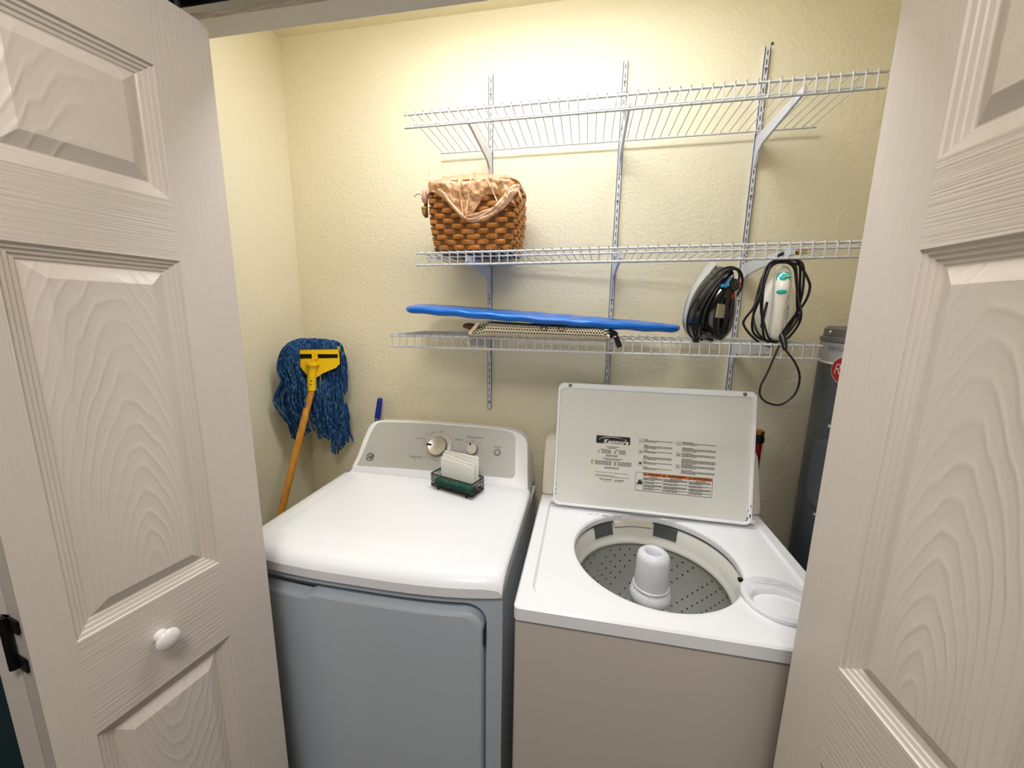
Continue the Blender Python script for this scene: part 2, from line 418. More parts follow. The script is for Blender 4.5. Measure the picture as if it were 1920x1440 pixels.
# ------------------------------------------------------------------ closet ceiling lamp (hidden by the header from here)
t = thing('ceiling_light', 'long flush ceiling light inside the closet above the shelves', 'ceiling light', (0.98, -0.47, ZC))
b = MB(); b.loops([[(x, y, z) for x, y in rrect(-0.47, 0.47, -0.10, 0.10, 0.02)] for z in (-0.001, -0.022)]); b.build('base', M['trim'], t)
b = MB(); b.loops([[(x, y, z) for x, y in rrect(-0.45 + k, 0.45 - k, -0.085 + k, 0.085 - k, 0.02)] for k, z in ((0, -0.0222), (0.004, -0.030), (0.02, -0.034))], False, True); b.build('glass_shade', M['glow'], t)

# ------------------------------------------------------------------ dryer
DX0, DX1 = 0.318, 1.013; DXC = (DX0 + DX1) / 2; DH = (DX1 - DX0) / 2
def bow(x):
    t_ = abs(x - DXC) / DH; return -0.722 + 0.030 * t_ ** 3
dr = thing('dryer', 'white front-loading clothes dryer with grey control panel, left of the washer', 'dryer', (DXC, -0.4, 0))
def PR(parent, mb, name, m=None, smooth=False, angle=35):      # build in world coordinates under a thing
    return mb.build(name, m, parent, smooth=smooth, mx=Matrix.Translation(-Vector(parent.location)), angle=angle)
# cabinet: sides, back and front frame with a rounded opening
b = MB(); N = 28
xs = [DX0 + (DX1 - DX0) * i / N for i in range(N + 1)]
foot = [(x, bow(x) + 0.010) for x in xs] + [(DX1, -0.10), (DX0, -0.10)]
b.loops([[(x, y, z) for x, y in foot] for z in (0.03, 0.0302)], True, False)
# outer side skin
for (x0, y0), (x1, y1) in ((foot[N], foot[N + 1]), (foot[N + 1], foot[N + 2]), (foot[N + 2], foot[0])):
    b.face([b.v((x0, y0, 0.03)), b.v((x1, y1, 0.03)), b.v((x1, y1, 0.892)), b.v((x0, y0, 0.892))])
def fr(x, z, dy): return (x, bow(x) + dy, z)
inner = rrect(DX0 + 0.038, 0.9775, 0.08, 0.8745, 0.050, 12)
def squash(P, x0, x1, z0, z1):
    cx = (x0 + x1) / 2; cz = (z0 + z1) / 2; out = []
    for x, z in P:
        dx, dz = x - cx, z - cz; k = min((x1 - cx) / abs(dx) if dx else 9e9, (z1 - cz) / abs(dz) if dz else 9e9); out.append((cx + dx * k, cz + dz * k))
    return out
def dens(P, step=0.02):
    out = []
    for i in range(len(P)):
        a_, b_ = P[i], P[(i + 1) % len(P)]; L = math.dist(a_, b_); k = max(1, int(L / step))
        for j in range(k): out.append((a_[0] + (b_[0] - a_[0]) * j / k, a_[1] + (b_[1] - a_[1]) * j / k))
    return out
inner = dens(inner)
outer = squash(inner, DX0, DX1, 0.03, 0.892)
b.loops([[fr(x, z, 0.010) for x, z in outer], [fr(x, z, 0.010) for x, z in inner], [fr(x, z, 0.030) for x, z in inner]], False, True)
PR(dr, b, 'cabinet', M['bodyshade'])
# door
door = dens(rrect(DX0 + 0.046, 0.9715, 0.09, 0.857, 0.046, 12))
door = [(x, z - (0.012 * min(1, max(0, (0.552 - x) / 0.012)) if z > 0.8 else 0)) for x, z in door]
cx, cz = 0.66, 0.47
def shr(P, k): return [(x + (-k if x > cx else k) * (abs(x - cx) > 0.2), z + (-k if z > cz else k) * (abs(z - cz) > 0.30)) for x, z in P]
b = MB()
b.loops([[fr(x, z, 0.029) for x, z in door], [fr(x, z, 0.004) for x, z in door], [fr(x, z, -0.002) for x, z in shr(door, 0.003)], [fr(x, z, -0.004) for x, z in shr(door, 0.008)]], False, False)
# gently bowed face as a grid inside the rim
R0 = shr(door, 0.008)
R1 = [((x - cx) * 0.9 + cx, (z - cz) * 0.9 + cz) for x, z in R0]; R2 = [((x - cx) * 0.5 + cx, (z - cz) * 0.5 + cz) for x, z in R0]; R3 = [((x - cx) * 0.02 + cx, (z - cz) * 0.02 + cz) for x, z in R0]
b.loops([[fr(x, z, -0.004) for x, z in R] for R in (R0, R1, R2, R3)], False, True)
dd = PR(dr, b, 'door', M['bodyshade'], True, 30)
for z in (0.79, 0.24):
    b = MB(); b.box((0.9722, bow(0.975) + 0.002, z - 0.022), (0.9768, bow(0.975) + 0.026, z + 0.022)); PR(dr, b, 'door_hinge', M['slot'])
# top panel with sloping lip
def fz(d):
    P = [(0, 0.030), (0.004, 0.022), (0.012, 0.013), (0.024, 0.0065), (0.040, 0.0025), (0.060, 0.0005), (0.08, 0)]
    for (a0, h0), (a1, h1) in zip(P, P[1:]):
        if d <= a1: return h0 + (h1 - h0) * (d - a0) / (a1 - a0)
    return 0
def sz(d):
    P = [(0, 0.016), (0.004, 0.009), (0.010, 0.0055), (0.022, 0.003), (0.036, 0.001), (0.045, 0)]
    for (a0, h0), (a1, h1) in zip(P, P[1:]):
        if d <= a1: return h0 + (h1 - h0) * (d - a0) / (a1 - a0)
    return 0
b = MB()
sd = [0, 0.004, 0.010, 0.022, 0.036, 0.045, 0.062, 0.066, 0.07]; fd = [0, 0.004, 0.012, 0.024, 0.040, 0.060, 0.080, 0.084, 0.088]
X_ = [DX0 + k for k in sd] + [DX0 + 0.07 + (DX1 - DX0 - 0.14) * i / 24 for i in range(1, 24)] + [DX1 - k for k in sd[::-1]]
YB = -0.246
V_ = fd + [0.088 + (0.47 - 0.088) * i / 10 for i in range(1, 11)]
rows = []
for vd in V_:
    row = []
    for x in X_:
        y0 = bow(x); y = y0 + vd if vd < 0.2 else y0 + 0.2 + (YB - y0 - 0.2) * (vd - 0.2) / 0.27
        s_ = min(x - DX0, DX1 - x); e = min(vd - 0.084, s_ - 0.066)
        z = 0.947 - fz(vd) - sz(s_) + (0.0012 if e > 0.001 else (0.0006 if e > -0.001 else 0))
        row.append(b.v((x, y, z)))
    rows.append(row)
for r0, r1 in zip(rows, rows[1:]):
    for i in range(len(X_) - 1): b.face([r0[i], r0[i + 1], r1[i + 1], r1[i]])
lowf = [b.v((v_.co.x, v_.co.y + 0.001, 0.8935)) for v_ in rows[0]]
for i in range(len(X_) - 1): b.face([lowf[i], lowf[i + 1], rows[0][i + 1], rows[0][i]])
for c in (0, -1):
    lo_ = [b.v((r[c].co.x, r[c].co.y, 0.8935)) for r in rows]
    for i in range(len(rows) - 1): b.face([lo_[i], lo_[i + 1], rows[i + 1][c], rows[i][c]])
b.face([b.v(p) for p in ((DX0, -0.69, 0.8935), (DX1, -0.69, 0.8935), (DX1, -0.10, 0.8935), (DX0, -0.10, 0.8935))])
PR(dr, b, 'top_panel', M['white'], True, 28)
# console
CO = Vector((0.318, -0.245, 0.948)); CV = Vector((0, 0.11, 0.17)).normalized(); CN = Vector((1, 0, 0)).cross(CV)     # CN faces the user
def cpt(u, v, n=0): return CO + Vector((u, 0, 0)) + CV * v + CN * n
OUT = [(0.006, -0.014), (0.0205, 0.000), (0.031, 0.022), (0.0385, 0.052), (0.045, 0.115), (0.053, 0.165), (0.063, 0.186), (0.078, 0.197), (0.10, 0.2015), (0.198, 0.2055), (0.31, 0.2072), (0.418, 0.207), (0.50, 0.2062), (0.5786, 0.203), (0.618, 0.198), (0.645, 0.188), (0.662, 0.173), (0.670, 0.152), (0.676, 0.10), (0.681, 0.05), (0.687, 0.0), (0.691, -0.014)]
b = MB()
def ins(P, k):
    c_ = (0.346, 0.095); n = len(P); out = []
    for i, (u, v) in enumerate(P):
        a_, c2 = Vector(P[i - 1]), Vector(P[(i + 1) % n]); tt = (c2 - a_).normalized(); nn = Vector((-tt.y, tt.x))
        if nn.dot(Vector(c_) - Vector((u, v))) < 0: nn = -nn
        out.append((u + nn.x * k, v + nn.y * k))
    return out
o1 = ins(OUT, 0.002); o2 = ins(OUT, 0.009)
def back(u, v):
    p = cpt(u, v, -0.012); return (p.x + (0.006 if u < .3 else -0.004), -0.10, p.z)
b.loops([[cpt(u, v, 0) for u, v in o2], [cpt(u, v, -0.003) for u, v in o1], [cpt(u, v, -0.012) for u, v in OUT], [back(u, v) for u, v in OUT]], True, True)
PR(dr, b, 'console', M['white'], True, 40)
PL = [(0.0502, 0.0225), (0.0605, 0.0684), (0.0715, 0.1468), (0.0790, 0.172), (0.0880, 0.187), (0.1028, 0.1935), (0.1992, 0.1985), (0.31, 0.2005), (0.4189, 0.2), (0.50, 0.1985), (0.5697, 0.1955), (0.600, 0.191), (0.617, 0.1825), (0.6246, 0.17), (0.630, 0.12), (0.6338, 0.0783), (0.637, 0.044), (0.634, 0.032), (0.6247, 0.028), (0.45, 0.0295), (0.25, 0.0275)]
b = MB(); b.loops([[cpt(u, v, -0.001) for u, v in PL], [cpt(u, v, 0.0012) for u, v in ins(PL, 0.0008)]], False, True)
PR(dr, b, 'control_panel', M['plate'])
cm = lambda u, v, n: frame(cpt(u, v, n), (1, 0, 0), CV)
def dial(u, v, R, depth, name, ptr, ring=None):
    k = MB(M['alu'], M['steel'])
    mx = cm(u, v, 0.001)
    k.use(0).lathe([(R, 0), (R, depth * 0.75), (R * 0.93, depth)], seg=40, mx=mx)
    k.use(1); rows_ = [[mx @ Vector((r * math.cos(2 * PI * i / 40), r * math.sin(2 * PI * i / 40), depth - (0.0 if r > R * 0.8 else 0.0012))) for i in range(40)] for r in (R * 0.93, R * 0.86, R * 0.80, 0.001)]
    k.loops(rows_, False, True)
    ko = PR(dr, k, name, None, True, 30)
    if ring:
        r_ = MB(); r_.lathe([(ring, 0.0005), (ring, 0.002), (R * 1.01, 0.0025)], seg=40, mx=mx); PR(dr, r_, 'dial_ring', M['steel'], True)
    p = MB(); d0 = Vector((math.cos(ptr), math.sin(ptr))); 
    q0, q1 = d0 * R * 0.55, d0 * R * 1.06; s0 = Vector((-d0.y, d0.x)) * R * 0.10
    p.loops([[mx @ Vector((x, y, z)) for x, y in ((q0 - s0), (q1 - s0), (q1 + s0), (q0 + s0))] for z in (depth - 0.004, depth + 0.0008)])
    po = p.build('pointer', M['black'], ko)
    return ko
M['brushed'] = mat('spun_steel', (205, 200, 190), 0.3, metal=1.0)
dial(0.3474, 0.1154, 0.036, 0.020, 'cycle_dial', PI * 0.98, 0.050)
dial(0.4753, 0.1159, 0.0215, 0.017, 'temperature_dial', PI * 0.62)
k = MB(); k.lathe([(0.0115, 0), (0.0115, 0.004), (0.009, 0.006), (0.0003, 0.006)], seg=24, mx=cm(0.567, 0.1125, 0.001)); PR(dr, k, 'start_button', M['alu'], True)
WORDS = (('Normal', 0.011, 0.2764, 0.141), ('Casuals', 0.010, 0.4170, 0.148), ('Delicates', 0.010, 0.4265, 0.104), ('Timed Dry', 0.011, 0.272, 0.0722), ('Temperature', 0.012, 0.4784, 0.160), ('START', 0.0105, 0.565, 0.1305), ('OFF', 0.008, 0.347, 0.1712), ('more dry', 0.006, 0.318, 0.168), ('less dry', 0.006, 0.301, 0.1585), ('High', 0.006, 0.450, 0.143), ('Medium', 0.006, 0.4735, 0.147), ('Low', 0.006, 0.497, 0.141), ('min', 0.006, 0.2675, 0.0625), ('40', 0.0055, 0.296, 0.092), ('20', 0.0055, 0.304, 0.076), ('60', 0.0055, 0.322, 0.063), ('dry', 0.0055, 0.376, 0.166), ('less', 0.0055, 0.3905, 0.149), ('more', 0.0055, 0.396, 0.134), ('damp', 0.0055, 0.292, 0.131), ('OFF', 0.0055, 0.288, 0.118), ('OFF', 0.0055, 0.400, 0.121), ('cool', 0.0055, 0.400, 0.107))
for nm, u0, u1 in (('cycle_lettering', 0, 0.3471), ('cycle_lettering', 0.3471, 0.44), ('temperature_lettering', 0.44, 0.54), ('start_lettering', 0.54, 1)):
    k = MB()
    for s_, sz_, u, v in WORDS:
        if u0 <= u < u1: k.merge(text_bm(s_, sz_), cm(u, v, 0.0017))
    PR(dr, k, nm, M['print'])
k = MB(); mx = cm(0.0949, 0.0574, 0.0015)
k.loops([[mx @ Vector((r * math.cos(2 * PI * i / 36), r * math.sin(2 * PI * i / 36), z)) for i in range(36)] for r, z in ((0.0145, 0), (0.0145, 0.001), (0.0128, 0.001), (0.0128, 0))], False, False)
k.merge(text_bm('GE', 0.0150, 0.0004, 0.35, space=0.85), mx @ Matrix.Translation((0, 0, 0.001)))
for i in range(4):
    a = PI / 4 + i * PI / 2; k.tube([mx @ Vector((0.0122 * math.cos(a + s__ * 0.4), 0.0122 * math.sin(a + s__ * 0.4), 0.001)) for s__ in (-1, -0.5, 0, 0.5, 1)], 0.0006, 5)
PR(dr, k, 'emblem', M['ink'])

# ------------------------------------------------------------------ washer
WX0, WX1 = 1.0462, 1.7278; HC = Vector((1.373, -0.462))
wa = thing('washer', 'white top-loading washing machine with its lid open', 'washing machine', ((WX0 + WX1) / 2, -0.46, 0))
b = MB(); CB = lambda k, z: [(x, y, z) for x, y in rrect(WX0 + 0.002 + k, WX1 - 0.002 - k, -0.727 + k, -0.09 - k, 0.010)]
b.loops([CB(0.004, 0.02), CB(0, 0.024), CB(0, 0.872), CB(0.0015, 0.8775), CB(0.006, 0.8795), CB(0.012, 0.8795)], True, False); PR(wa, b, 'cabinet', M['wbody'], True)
b = MB(); b.loops([CB(0.006, 0.8785), CB(0.006, 0.8835)], False, False); PR(wa, b, 'top_seam', M['slot'])
def raypoly(P, a):
    d = Vector((math.cos(a), math.sin(a))); best = 0
    for i in range(len(P)):
        p, q = Vector(P[i]) - HC, Vector(P[(i + 1) % len(P)]) - HC; e = q - p
        den = d.x * e.y - d.y * e.x
        if abs(den) < 1e-12: continue
        t_ = (p.x * e.y - p.y * e.x) / den; u_ = (p.x * d.y - p.y * d.x) / den
        if t_ > 0 and -1e-6 <= u_ <= 1 + 1e-6: best = max(best, t_)
    return HC + d * best
REC = rrect(1.083, 1.693, -0.688, -0.235, 0.035); REC2 = rrect(1.077, 1.699, -0.694, -0.229, 0.04)
DK = rrect(WX0, WX1, -0.733, -0.09, 0.012); DK0 = rrect(WX0 + .004, WX1 - .004, -0.729, -0.094, 0.010)
angs = sorted([2 * PI * i / 200 for i in range(200)] + [math.atan2(y - HC.y, x - HC.x) % (2 * PI) for P in (REC, DK) for x, y in P])
angs = [a for i, a in enumerate(angs) if i == 0 or a - angs[i - 1] > 1e-4]
circ = lambda r, z: [(HC.x + r * math.cos(a), HC.y + r * math.sin(a), z) for a in angs]
poly = lambda P, z: [(*raypoly(P, a), z) for a in angs]
b = MB()
b.loops([circ(0.213, 0.878), circ(0.206, 0.884), circ(0.2045, 0.892), circ(0.2055, 0.900), circ(0.209, 0.9045), circ(0.214, 0.906), circ(0.224, 0.9065), poly(REC, 0.9065), poly(REC2, 0.914), poly(DK0, 0.914), poly(DK, 0.910), poly(DK, 0.8825), poly(DK0, 0.8825)], False, False)
PR(wa, b, 'top_deck', M['white'], True, 30)
# outer tub, balance ring, wash basket, agitator
b = MB(); b.lathe([(0.236, 0.8820), (0.25, 0.86), (0.252, 0.45), (0.0005, 0.44)], (HC.x, HC.y, 0), 64); PR(wa, b, 'outer_tub', M['tubdark'], True)
b = MB(); b.lathe([(0.230, 0.845), (0.228, 0.868), (0.220, 0.8745), (0.210, 0.8735), (0.205, 0.866), (0.199, 0.838), (0.194, 0.822), (0.191, 0.817), (0.192, 0.811), (0.198, 0.809), (0.203, 0.806)], (HC.x, HC.y, 0), 96); PR(wa, b, 'balance_ring', M['tubwhite'], True, 50)
b = MB(M['tubgrey'], M['hole']); b.use(0).lathe([(0.203, 0.810), (0.205, 0.80), (0.209, 0.56), (0.19, 0.52), (0.10, 0.50), (0.0005, 0.50)], (HC.x, HC.y, 0), 96)
b.use(1)
for j in range(11):
    for i in range(40):
        if (i + 5) % 5 == 4: continue
        a = 2 * PI * (i + 0.45 * j) / 40; z = 0.782 - 0.0205 * j; r = 0.2048 + (0.80 - z) * 0.0166 - 0.0006
        c_ = Vector((HC.x + r * math.cos(a), HC.y + r * math.sin(a), z)); t_ = Vector((-math.sin(a), math.cos(a), 0))
        b.face([b.v(c_ + t_ * 0.0027 * math.cos(PI * k / 4) + Vector((0, 0, 0.0031 * math.sin(PI * k / 4)))) for k in range(8)])
PR(wa, b, 'wash_basket', None, True, 50)
b = MB(); b.lathe([(0.0003, 0.868), (0.0160, 0.870), (0.0180, 0.900), (0.0205, 0.909), (0.0245, 0.9118), (0.033, 0.909), (0.0385, 0.9035), (0.0412, 0.893), (0.0425, 0.850), (0.0445, 0.8165), (0.0468, 0.8155), (0.0470, 0.8115), (0.044, 0.810), (0.040, 0.809)], (HC.x, HC.y, 0), 56)
ag = PR(wa, b, 'softener_cap', M['agit'], True, 45)
b = MB(M['agit'], M['agit']); b.lathe([(0.0400, 0.812), (0.048, 0.804), (0.0535, 0.792), (0.0540, 0.783), (0.050, 0.775), (0.046, 0.764), (0.044, 0.73), (0.050, 0.68), (0.075, 0.58), (0.12, 0.54), (0.15, 0.515)], (HC.x, HC.y, 0), 56)
for i in range(4):
    a = PI / 4 + i * PI / 2; d_ = Vector((math.cos(a), math.sin(a), 0)); t_ = Vector((-math.sin(a), math.cos(a), 0)) * 0.003
    b.loops([[Vector((HC.x, HC.y, 0)) + d_ * r + Vector((0, 0, z)) + s_ * t_ for r, z in ((0.040, 0.775), (0.056, 0.765), (0.075, 0.70), (0.14, 0.60), (0.16, 0.53), (0.05, 0.53))] for s_ in (-1, 1)])
for i in range(6):
    a = 2 * PI * i / 6 + 0.3; b.box((HC.x + 0.047 * math.cos(a) - 0.001, HC.y + 0.047 * math.sin(a) - 0.001, 0.792), (HC.x + 0.047 * math.cos(a) + 0.001, HC.y + 0.047 * math.sin(a) + 0.001, 0.812))
PR(wa, b, 'agitator', None, True, 45)
for word, a0 in (('FABRIC SOFTENER', -2.25), ('LIQUID ONLY', 0.9)):
    k = MB()
    for i, ch in enumerate(word):
        if ch == ' ': continue
        a = a0 + i * 0.115; rr_ = 0.0335
        k.merge(text_bm(ch, 0.0042), frame((HC.x + rr_ * math.cos(a), HC.y + rr_ * math.sin(a), 0.9096), (-math.sin(a), math.cos(a), 0.0), (-math.cos(a), -math.sin(a), 0.35)))
    PR(wa, k, 'cap_lettering', M['plate'])
for a0, a1 in ((2.04, 2.38), (1.06, 1.40)):       # dark patches at the back, modelling a reflection in the ring
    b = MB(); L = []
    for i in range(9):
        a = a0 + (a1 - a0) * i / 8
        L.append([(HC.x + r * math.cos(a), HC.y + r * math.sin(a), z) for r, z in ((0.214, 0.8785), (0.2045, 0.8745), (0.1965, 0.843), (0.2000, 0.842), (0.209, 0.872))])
    b.loops(L); PR(wa, b, 'reflection_patch', M['reflection_grey'])
b = MB(); L = []
for i in range(13):
    a = 1.42 + 0.60 * i / 12; L.append([(HC.x + r * math.cos(a), HC.y + r * math.sin(a), z) for r, z in ((0.213, 0.884), (0.199, 0.882), (0.196, 0.868), (0.202, 0.868))])
b.loops(L); PR(wa, b, 'tub_baffle', M['almond'])
# bleach dispenser cup in the front right corner
DC = Vector((1.613, -0.592))
b = MB(M['agit'])
ell = lambda rx, ry, cy, z: [(DC.x + rx * math.cos(2 * PI * i / 64), DC.y + cy + ry * math.sin(2 * PI * i / 64), z) for i in range(64)]
b.loops([ell(0.0715, 0.0715, 0, 0.9066), ell(0.0735, 0.0735, 0, 0.911), ell(0.072, 0.072, 0, 0.9155), ell(0.067, 0.067, 0, 0.918), ell(0.0615, 0.046, -0.0155, 0.9175), ell(0.0575, 0.042, -0.0155, 0.914), ell(0.052, 0.036, -0.0160, 0.898), ell(0.050, 0.034, -0.016, 0.892), ell(0.001, 0.001, -0.016, 0.892)], False, True)
dp = PR(wa, b, 'bleach_dispenser', None, True, 40)
k = MB(); k.merge(text_bm('LIQUID', 0.0065, space=1.2), Matrix.Translation((DC.x - 0.002, DC.y + 0.0535, 0.9184))); k.merge(text_bm('CHLORINE BLEACH', 0.0068, space=1.15), Matrix.Translation((DC.x + 0.001, DC.y + 0.0425, 0.9184)))
k.build('dispenser_lettering', M['plate'], dp)
b = MB(); b.box((1.552, -0.540, 0.9068), (1.562, -0.531, 0.914), 0.001); PR(wa, b, 'dispenser_latch', M['dirt'])
# console behind the lid
b = MB(M['almond'])
prof = [(-0.204, 0.9145), (-0.216, 0.925), (-0.214, 0.948), (-0.160, 1.075), (-0.150, 1.094), (-0.136, 1.104), (-0.100, 1.106), (-0.082, 1.098), (-0.078, 0.9145)]
L = []
for x, k_ in ((WX0 + 0.001, 0.72), (WX0 + 0.003, 0.86), (WX0 + 0.012, 0.97), (WX0 + 0.028, 1.0), (WX1 - 0.028, 1.0), (WX1 - 0.012, 0.97), (WX1 - 0.003, 0.86), (WX1 - 0.001, 0.72)):
    L.append([(x, -0.14 + (y + 0.14) * (0.5 + 0.5 * k_), 0.9145 + (z - 0.9145) * (0.6 + 0.4 * k_)) for y, z in prof])
b.loops(L); PR(wa, b, 'console', None, True, 40)
# lid
LM = frame((1.089, -0.277, 0.9185), (1, -0.012, 0), (0, 0.077, 0.389)); LW, LH = 0.588, 0.395
wl = Matrix.Translation(-Vector(wa.location)) @ LM
b = MB(M['white'], M['lidin'])
def lp(P, z): return [(x, y, z) for x, y in P]
b.use(0)
A0 = rrect(0, LW, 0, LH, 0.02); A1 = rrect(0.002, LW - 0.002, 0.002, LH - 0.002, 0.019); A2 = rrect(0.007, LW - 0.007, 0.006, LH - 0.016, 0.016); A3 = rrect(0.009, LW - 0.009, 0.008, LH - 0.020, 0.015)
b.loops([lp(A1, -0.016), lp(A0, -0.013), lp(A0, -0.003), lp(A1, 0.0), lp(A2, 0.0), lp(A3, -0.007)], True, False)
b.use(1); b.face([b.v(p) for p in lp(A3, -0.007)])
lid = b.build('lid', None, wa, mx=wl, smooth=True, angle=35)
for x in (0.038, 0.552):
    q = MB(); q.lathe([(0.0056, -0.002), (0.0056, 0.0025), (0.004, 0.0045), (0.0003, 0.005)], (x, LH - 0.0085, 0), 20); q.build('rubber_bumper', M['rubber'], lid, smooth=True)
for x, s_ in ((0.008, -1), (LW - 0.008, 1)):      # hinge pins and worn paint
    q = MB(); q.tube([(x - 0.004, 0.012, -0.008), (x + s_ * 0.014, 0.012, -0.008)], 0.006, 12); q.build('hinge_pin', M['almond'], lid)
SP1 = MB(); SP2 = MB()
for x, y, w_, h_ in ((0.5785, 0.006, 0.004, 0.012), (0.576, 0.020, 0.003, 0.010), (0.5805, 0.030, 0.0025, 0.014), (0.578, 0.043, 0.0025, 0.005), (0.573, 0.012, 0.0025, 0.006), (0.5815, 0.058, 0.0018, 0.012), (0.0085, 0.05, 0.0018, 0.006), (0.0083, 0.035, 0.0015, 0.010), (0.0088, 0.068, 0.0018, 0.004)):
    P = [(x + w_ * (0.5 + 0.5 * random.random()) * math.cos(i * PI / 4), y + h_ * (0.4 + 0.6 * random.random()) * 0.6 * math.sin(i * PI / 4), 0.0004 if x > 0.58 or x < 0.009 else -0.0062) for i in range(8)]
    q = SP1 if x > 0.3 else SP2; q.face([q.v(p) for p in P])
SP1.build('worn_paint', M['dirt'], lid); SP2.build('worn_paint', M['dirt'], lid)
# label sheet, logo, print
LZ = -0.0068
def patch(P, z, m_, name, par=None):
    q = MB(); q.loops([[(x, y, z - 0.0003) for x, y in P], [(x, y, z) for x, y in P]], False, True); return q.build(name, m_, par or lid)
patch(rrect(0.108, 0.484, 0.070, 0.236, 0.004), LZ + 0.0002, M['label'], 'instruction_label')
patch(rrect(0.1285, 0.2325, 0.2080, 0.2325, 0.002), LZ + 0.0005, M['ink'], 'brand_badge')
q = MB(); q.merge(text_bm('Kenmore', 0.0195, 0.0006, 0.25, space=1.02), Matrix.Translation((0.1890, 0.2145, LZ + 0.0008)))
sw = smoothpath([(0.136, 0.2195, 0), (0.148, 0.2262, 0), (0.166, 0.2290, 0), (0.19, 0.2288, 0), (0.208, 0.2262, 0), (0.219, 0.2225, 0)], 5)
n_ = len(sw); up_ = [q.v((p.x, p.y + 0.0013 * math.sin(PI * min(1, i / n_ + 0.15)), LZ + 0.0008)) for i, p in enumerate(sw)]; dn_ = [q.v((p.x, p.y - 0.0007 * math.sin(PI * min(1, i / n_ + 0.1)), LZ + 0.0008)) for i, p in enumerate(sw)]
for i in range(n_ - 1): q.face([up_[i], up_[i + 1], dn_[i + 1], dn_[i]])
q.face([q.v(p + Vector((0, 0, LZ + 0.0008))) for p in (Vector((0.2165, 0.2262, 0)), Vector((0.2225, 0.2225, 0)), Vector((0.2150, 0.2185, 0)), Vector((0.2185, 0.2222, 0)))])
q.build('brand_lettering', M['label'], lid)
q = MB()
def lines(x0, x1, y, n, dy=0.0033, h=0.0018, last=0.6, center=False):
    for i in range(n):
        xe = x1 if i < n - 1 else x0 + (x1 - x0) * last
        x = x0 if not center else (x0 + x1) / 2 - (xe - x0) / 2; xe = x + (xe - x0)
        yy = y - i * dy
        while x < xe:
            w_ = min(random.uniform(0.0025, 0.008), xe - x)
            if w_ > 0.001: q.face([q.v(p) for p in ((x, yy - h / 2, LZ + 0.0006), (x + w_, yy - h / 2, LZ + 0.0006), (x + w_, yy + h / 2, LZ + 0.0006), (x, yy + h / 2, LZ + 0.0006))])
            x += w_ + 0.0011
for (x0, x1) in ((0.2745, 0.358), (0.386, 0.4815)):
    for k_, y in enumerate((0.2300, 0.2130, 0.1965, 0.1790, 0.1620, 0.1450)):
        lines(x0, x0 + 0.012 + 0.02 * (x0 > 0.3), y, 1, last=1); lines(x0, x1, y - 0.0033, 2 + (k_ in (1, 3)) + (x0 > 0.3 and k_ > 1), last=0.45)
lines(0.160, 0.203, 0.1985, 1, last=1); lines(0.168, 0.193, 0.1945, 1, last=1)
lines(0.142, 0.172, 0.189, 1, last=1); lines(0.190, 0.220, 0.189, 1, last=1)
for y in (0.1855, 0.1820, 0.1785): lines(0.136, 0.141, y, 1, last=1); lines(0.147, 0.180, y, 1, last=0.9); lines(0.186, 0.192, y, 1, last=1); lines(0.200, 0.226, y, 1, last=0.8)
lines(0.160, 0.198, 0.172, 2, last=0.9, center=True)
lines(0.152, 0.212, 0.161, 1, last=1); lines(0.160, 0.204, 0.1572, 1, last=1)
for y in (0.1520, 0.1485, 0.1450, 0.1415): lines(0.116, 0.123, y, 1, last=1); lines(0.127, 0.182, y, 1, last=0.95); lines(0.186, 0.194, y, 1, last=1); lines(0.198, 0.242, y, 1, last=0.95)
lines(0.158, 0.204, 0.1335, 2, last=0.95, center=True)
lines(0.130, 0.232, 0.1165, 1, h=0.0012, last=1); lines(0.131, 0.192, 0.1075, 1, last=1, h=0.0013); lines(0.131, 0.236, 0.1035, 1, last=1, h=0.0013)
lines(0.145, 0.185, 0.0950, 1, last=1, h=0.0022); lines(0.192, 0.222, 0.0950, 1, last=1, h=0.0022); lines(0.155, 0.182, 0.0895, 1, last=1, h=0.0012); lines(0.188, 0.214, 0.0895, 1, last=1, h=0.0012)
# six pictogram frames
for cx_ in (0.2655, 0.3760):
    for k_, cy_ in enumerate((0.2248, 0.1912, 0.1545)):
        O_ = rrect(cx_ - 0.0065, cx_ + 0.0065, cy_ - 0.0065, cy_ + 0.0065, 0.0015, 3); I_ = rrect(cx_ - 0.0058, cx_ + 0.0058, cy_ - 0.0058, cy_ + 0.0058, 0.0012, 3)
        q.loops([[(x, y, LZ + 0.0006) for x, y in P] for P in (O_, I_)], False, False)
        if k_ == 0:
            for s_ in range(3): q.tube([(cx_ - 0.004 + s_ * 0.003, cy_ - 0.002, LZ + 0.0005), (cx_ - 0.003 + s_ * 0.003, cy_ + 0.002 + 0.001 * (cx_ > .3), LZ + 0.0005)], 0.0004, 4)
            q.tube([(cx_ - 0.0045, cy_ - 0.002, LZ + 0.0005), (cx_ + 0.0045, cy_ - 0.002, LZ + 0.0005)], 0.0004, 4)
        elif k_ == 1:
            q.face([q.v((cx_ + x, cy_ + y, LZ + 0.0006)) for x, y in ((-0.003, -0.002), (0.004, -0.0025), (0.0035, 0.0015), (0.0, 0.0005), (-0.0035, 0.002))])
        else:
            q.face([q.v((cx_ + (0.0038 - 0.0018 * (cx_ > .3)) * math.cos(i * PI / 4), cy_ + 0.0005 + 0.0036 * math.sin(i * PI / 4), LZ + 0.0006)) for i in range(8)])
q.build('instruction_print', M['ink'], lid)
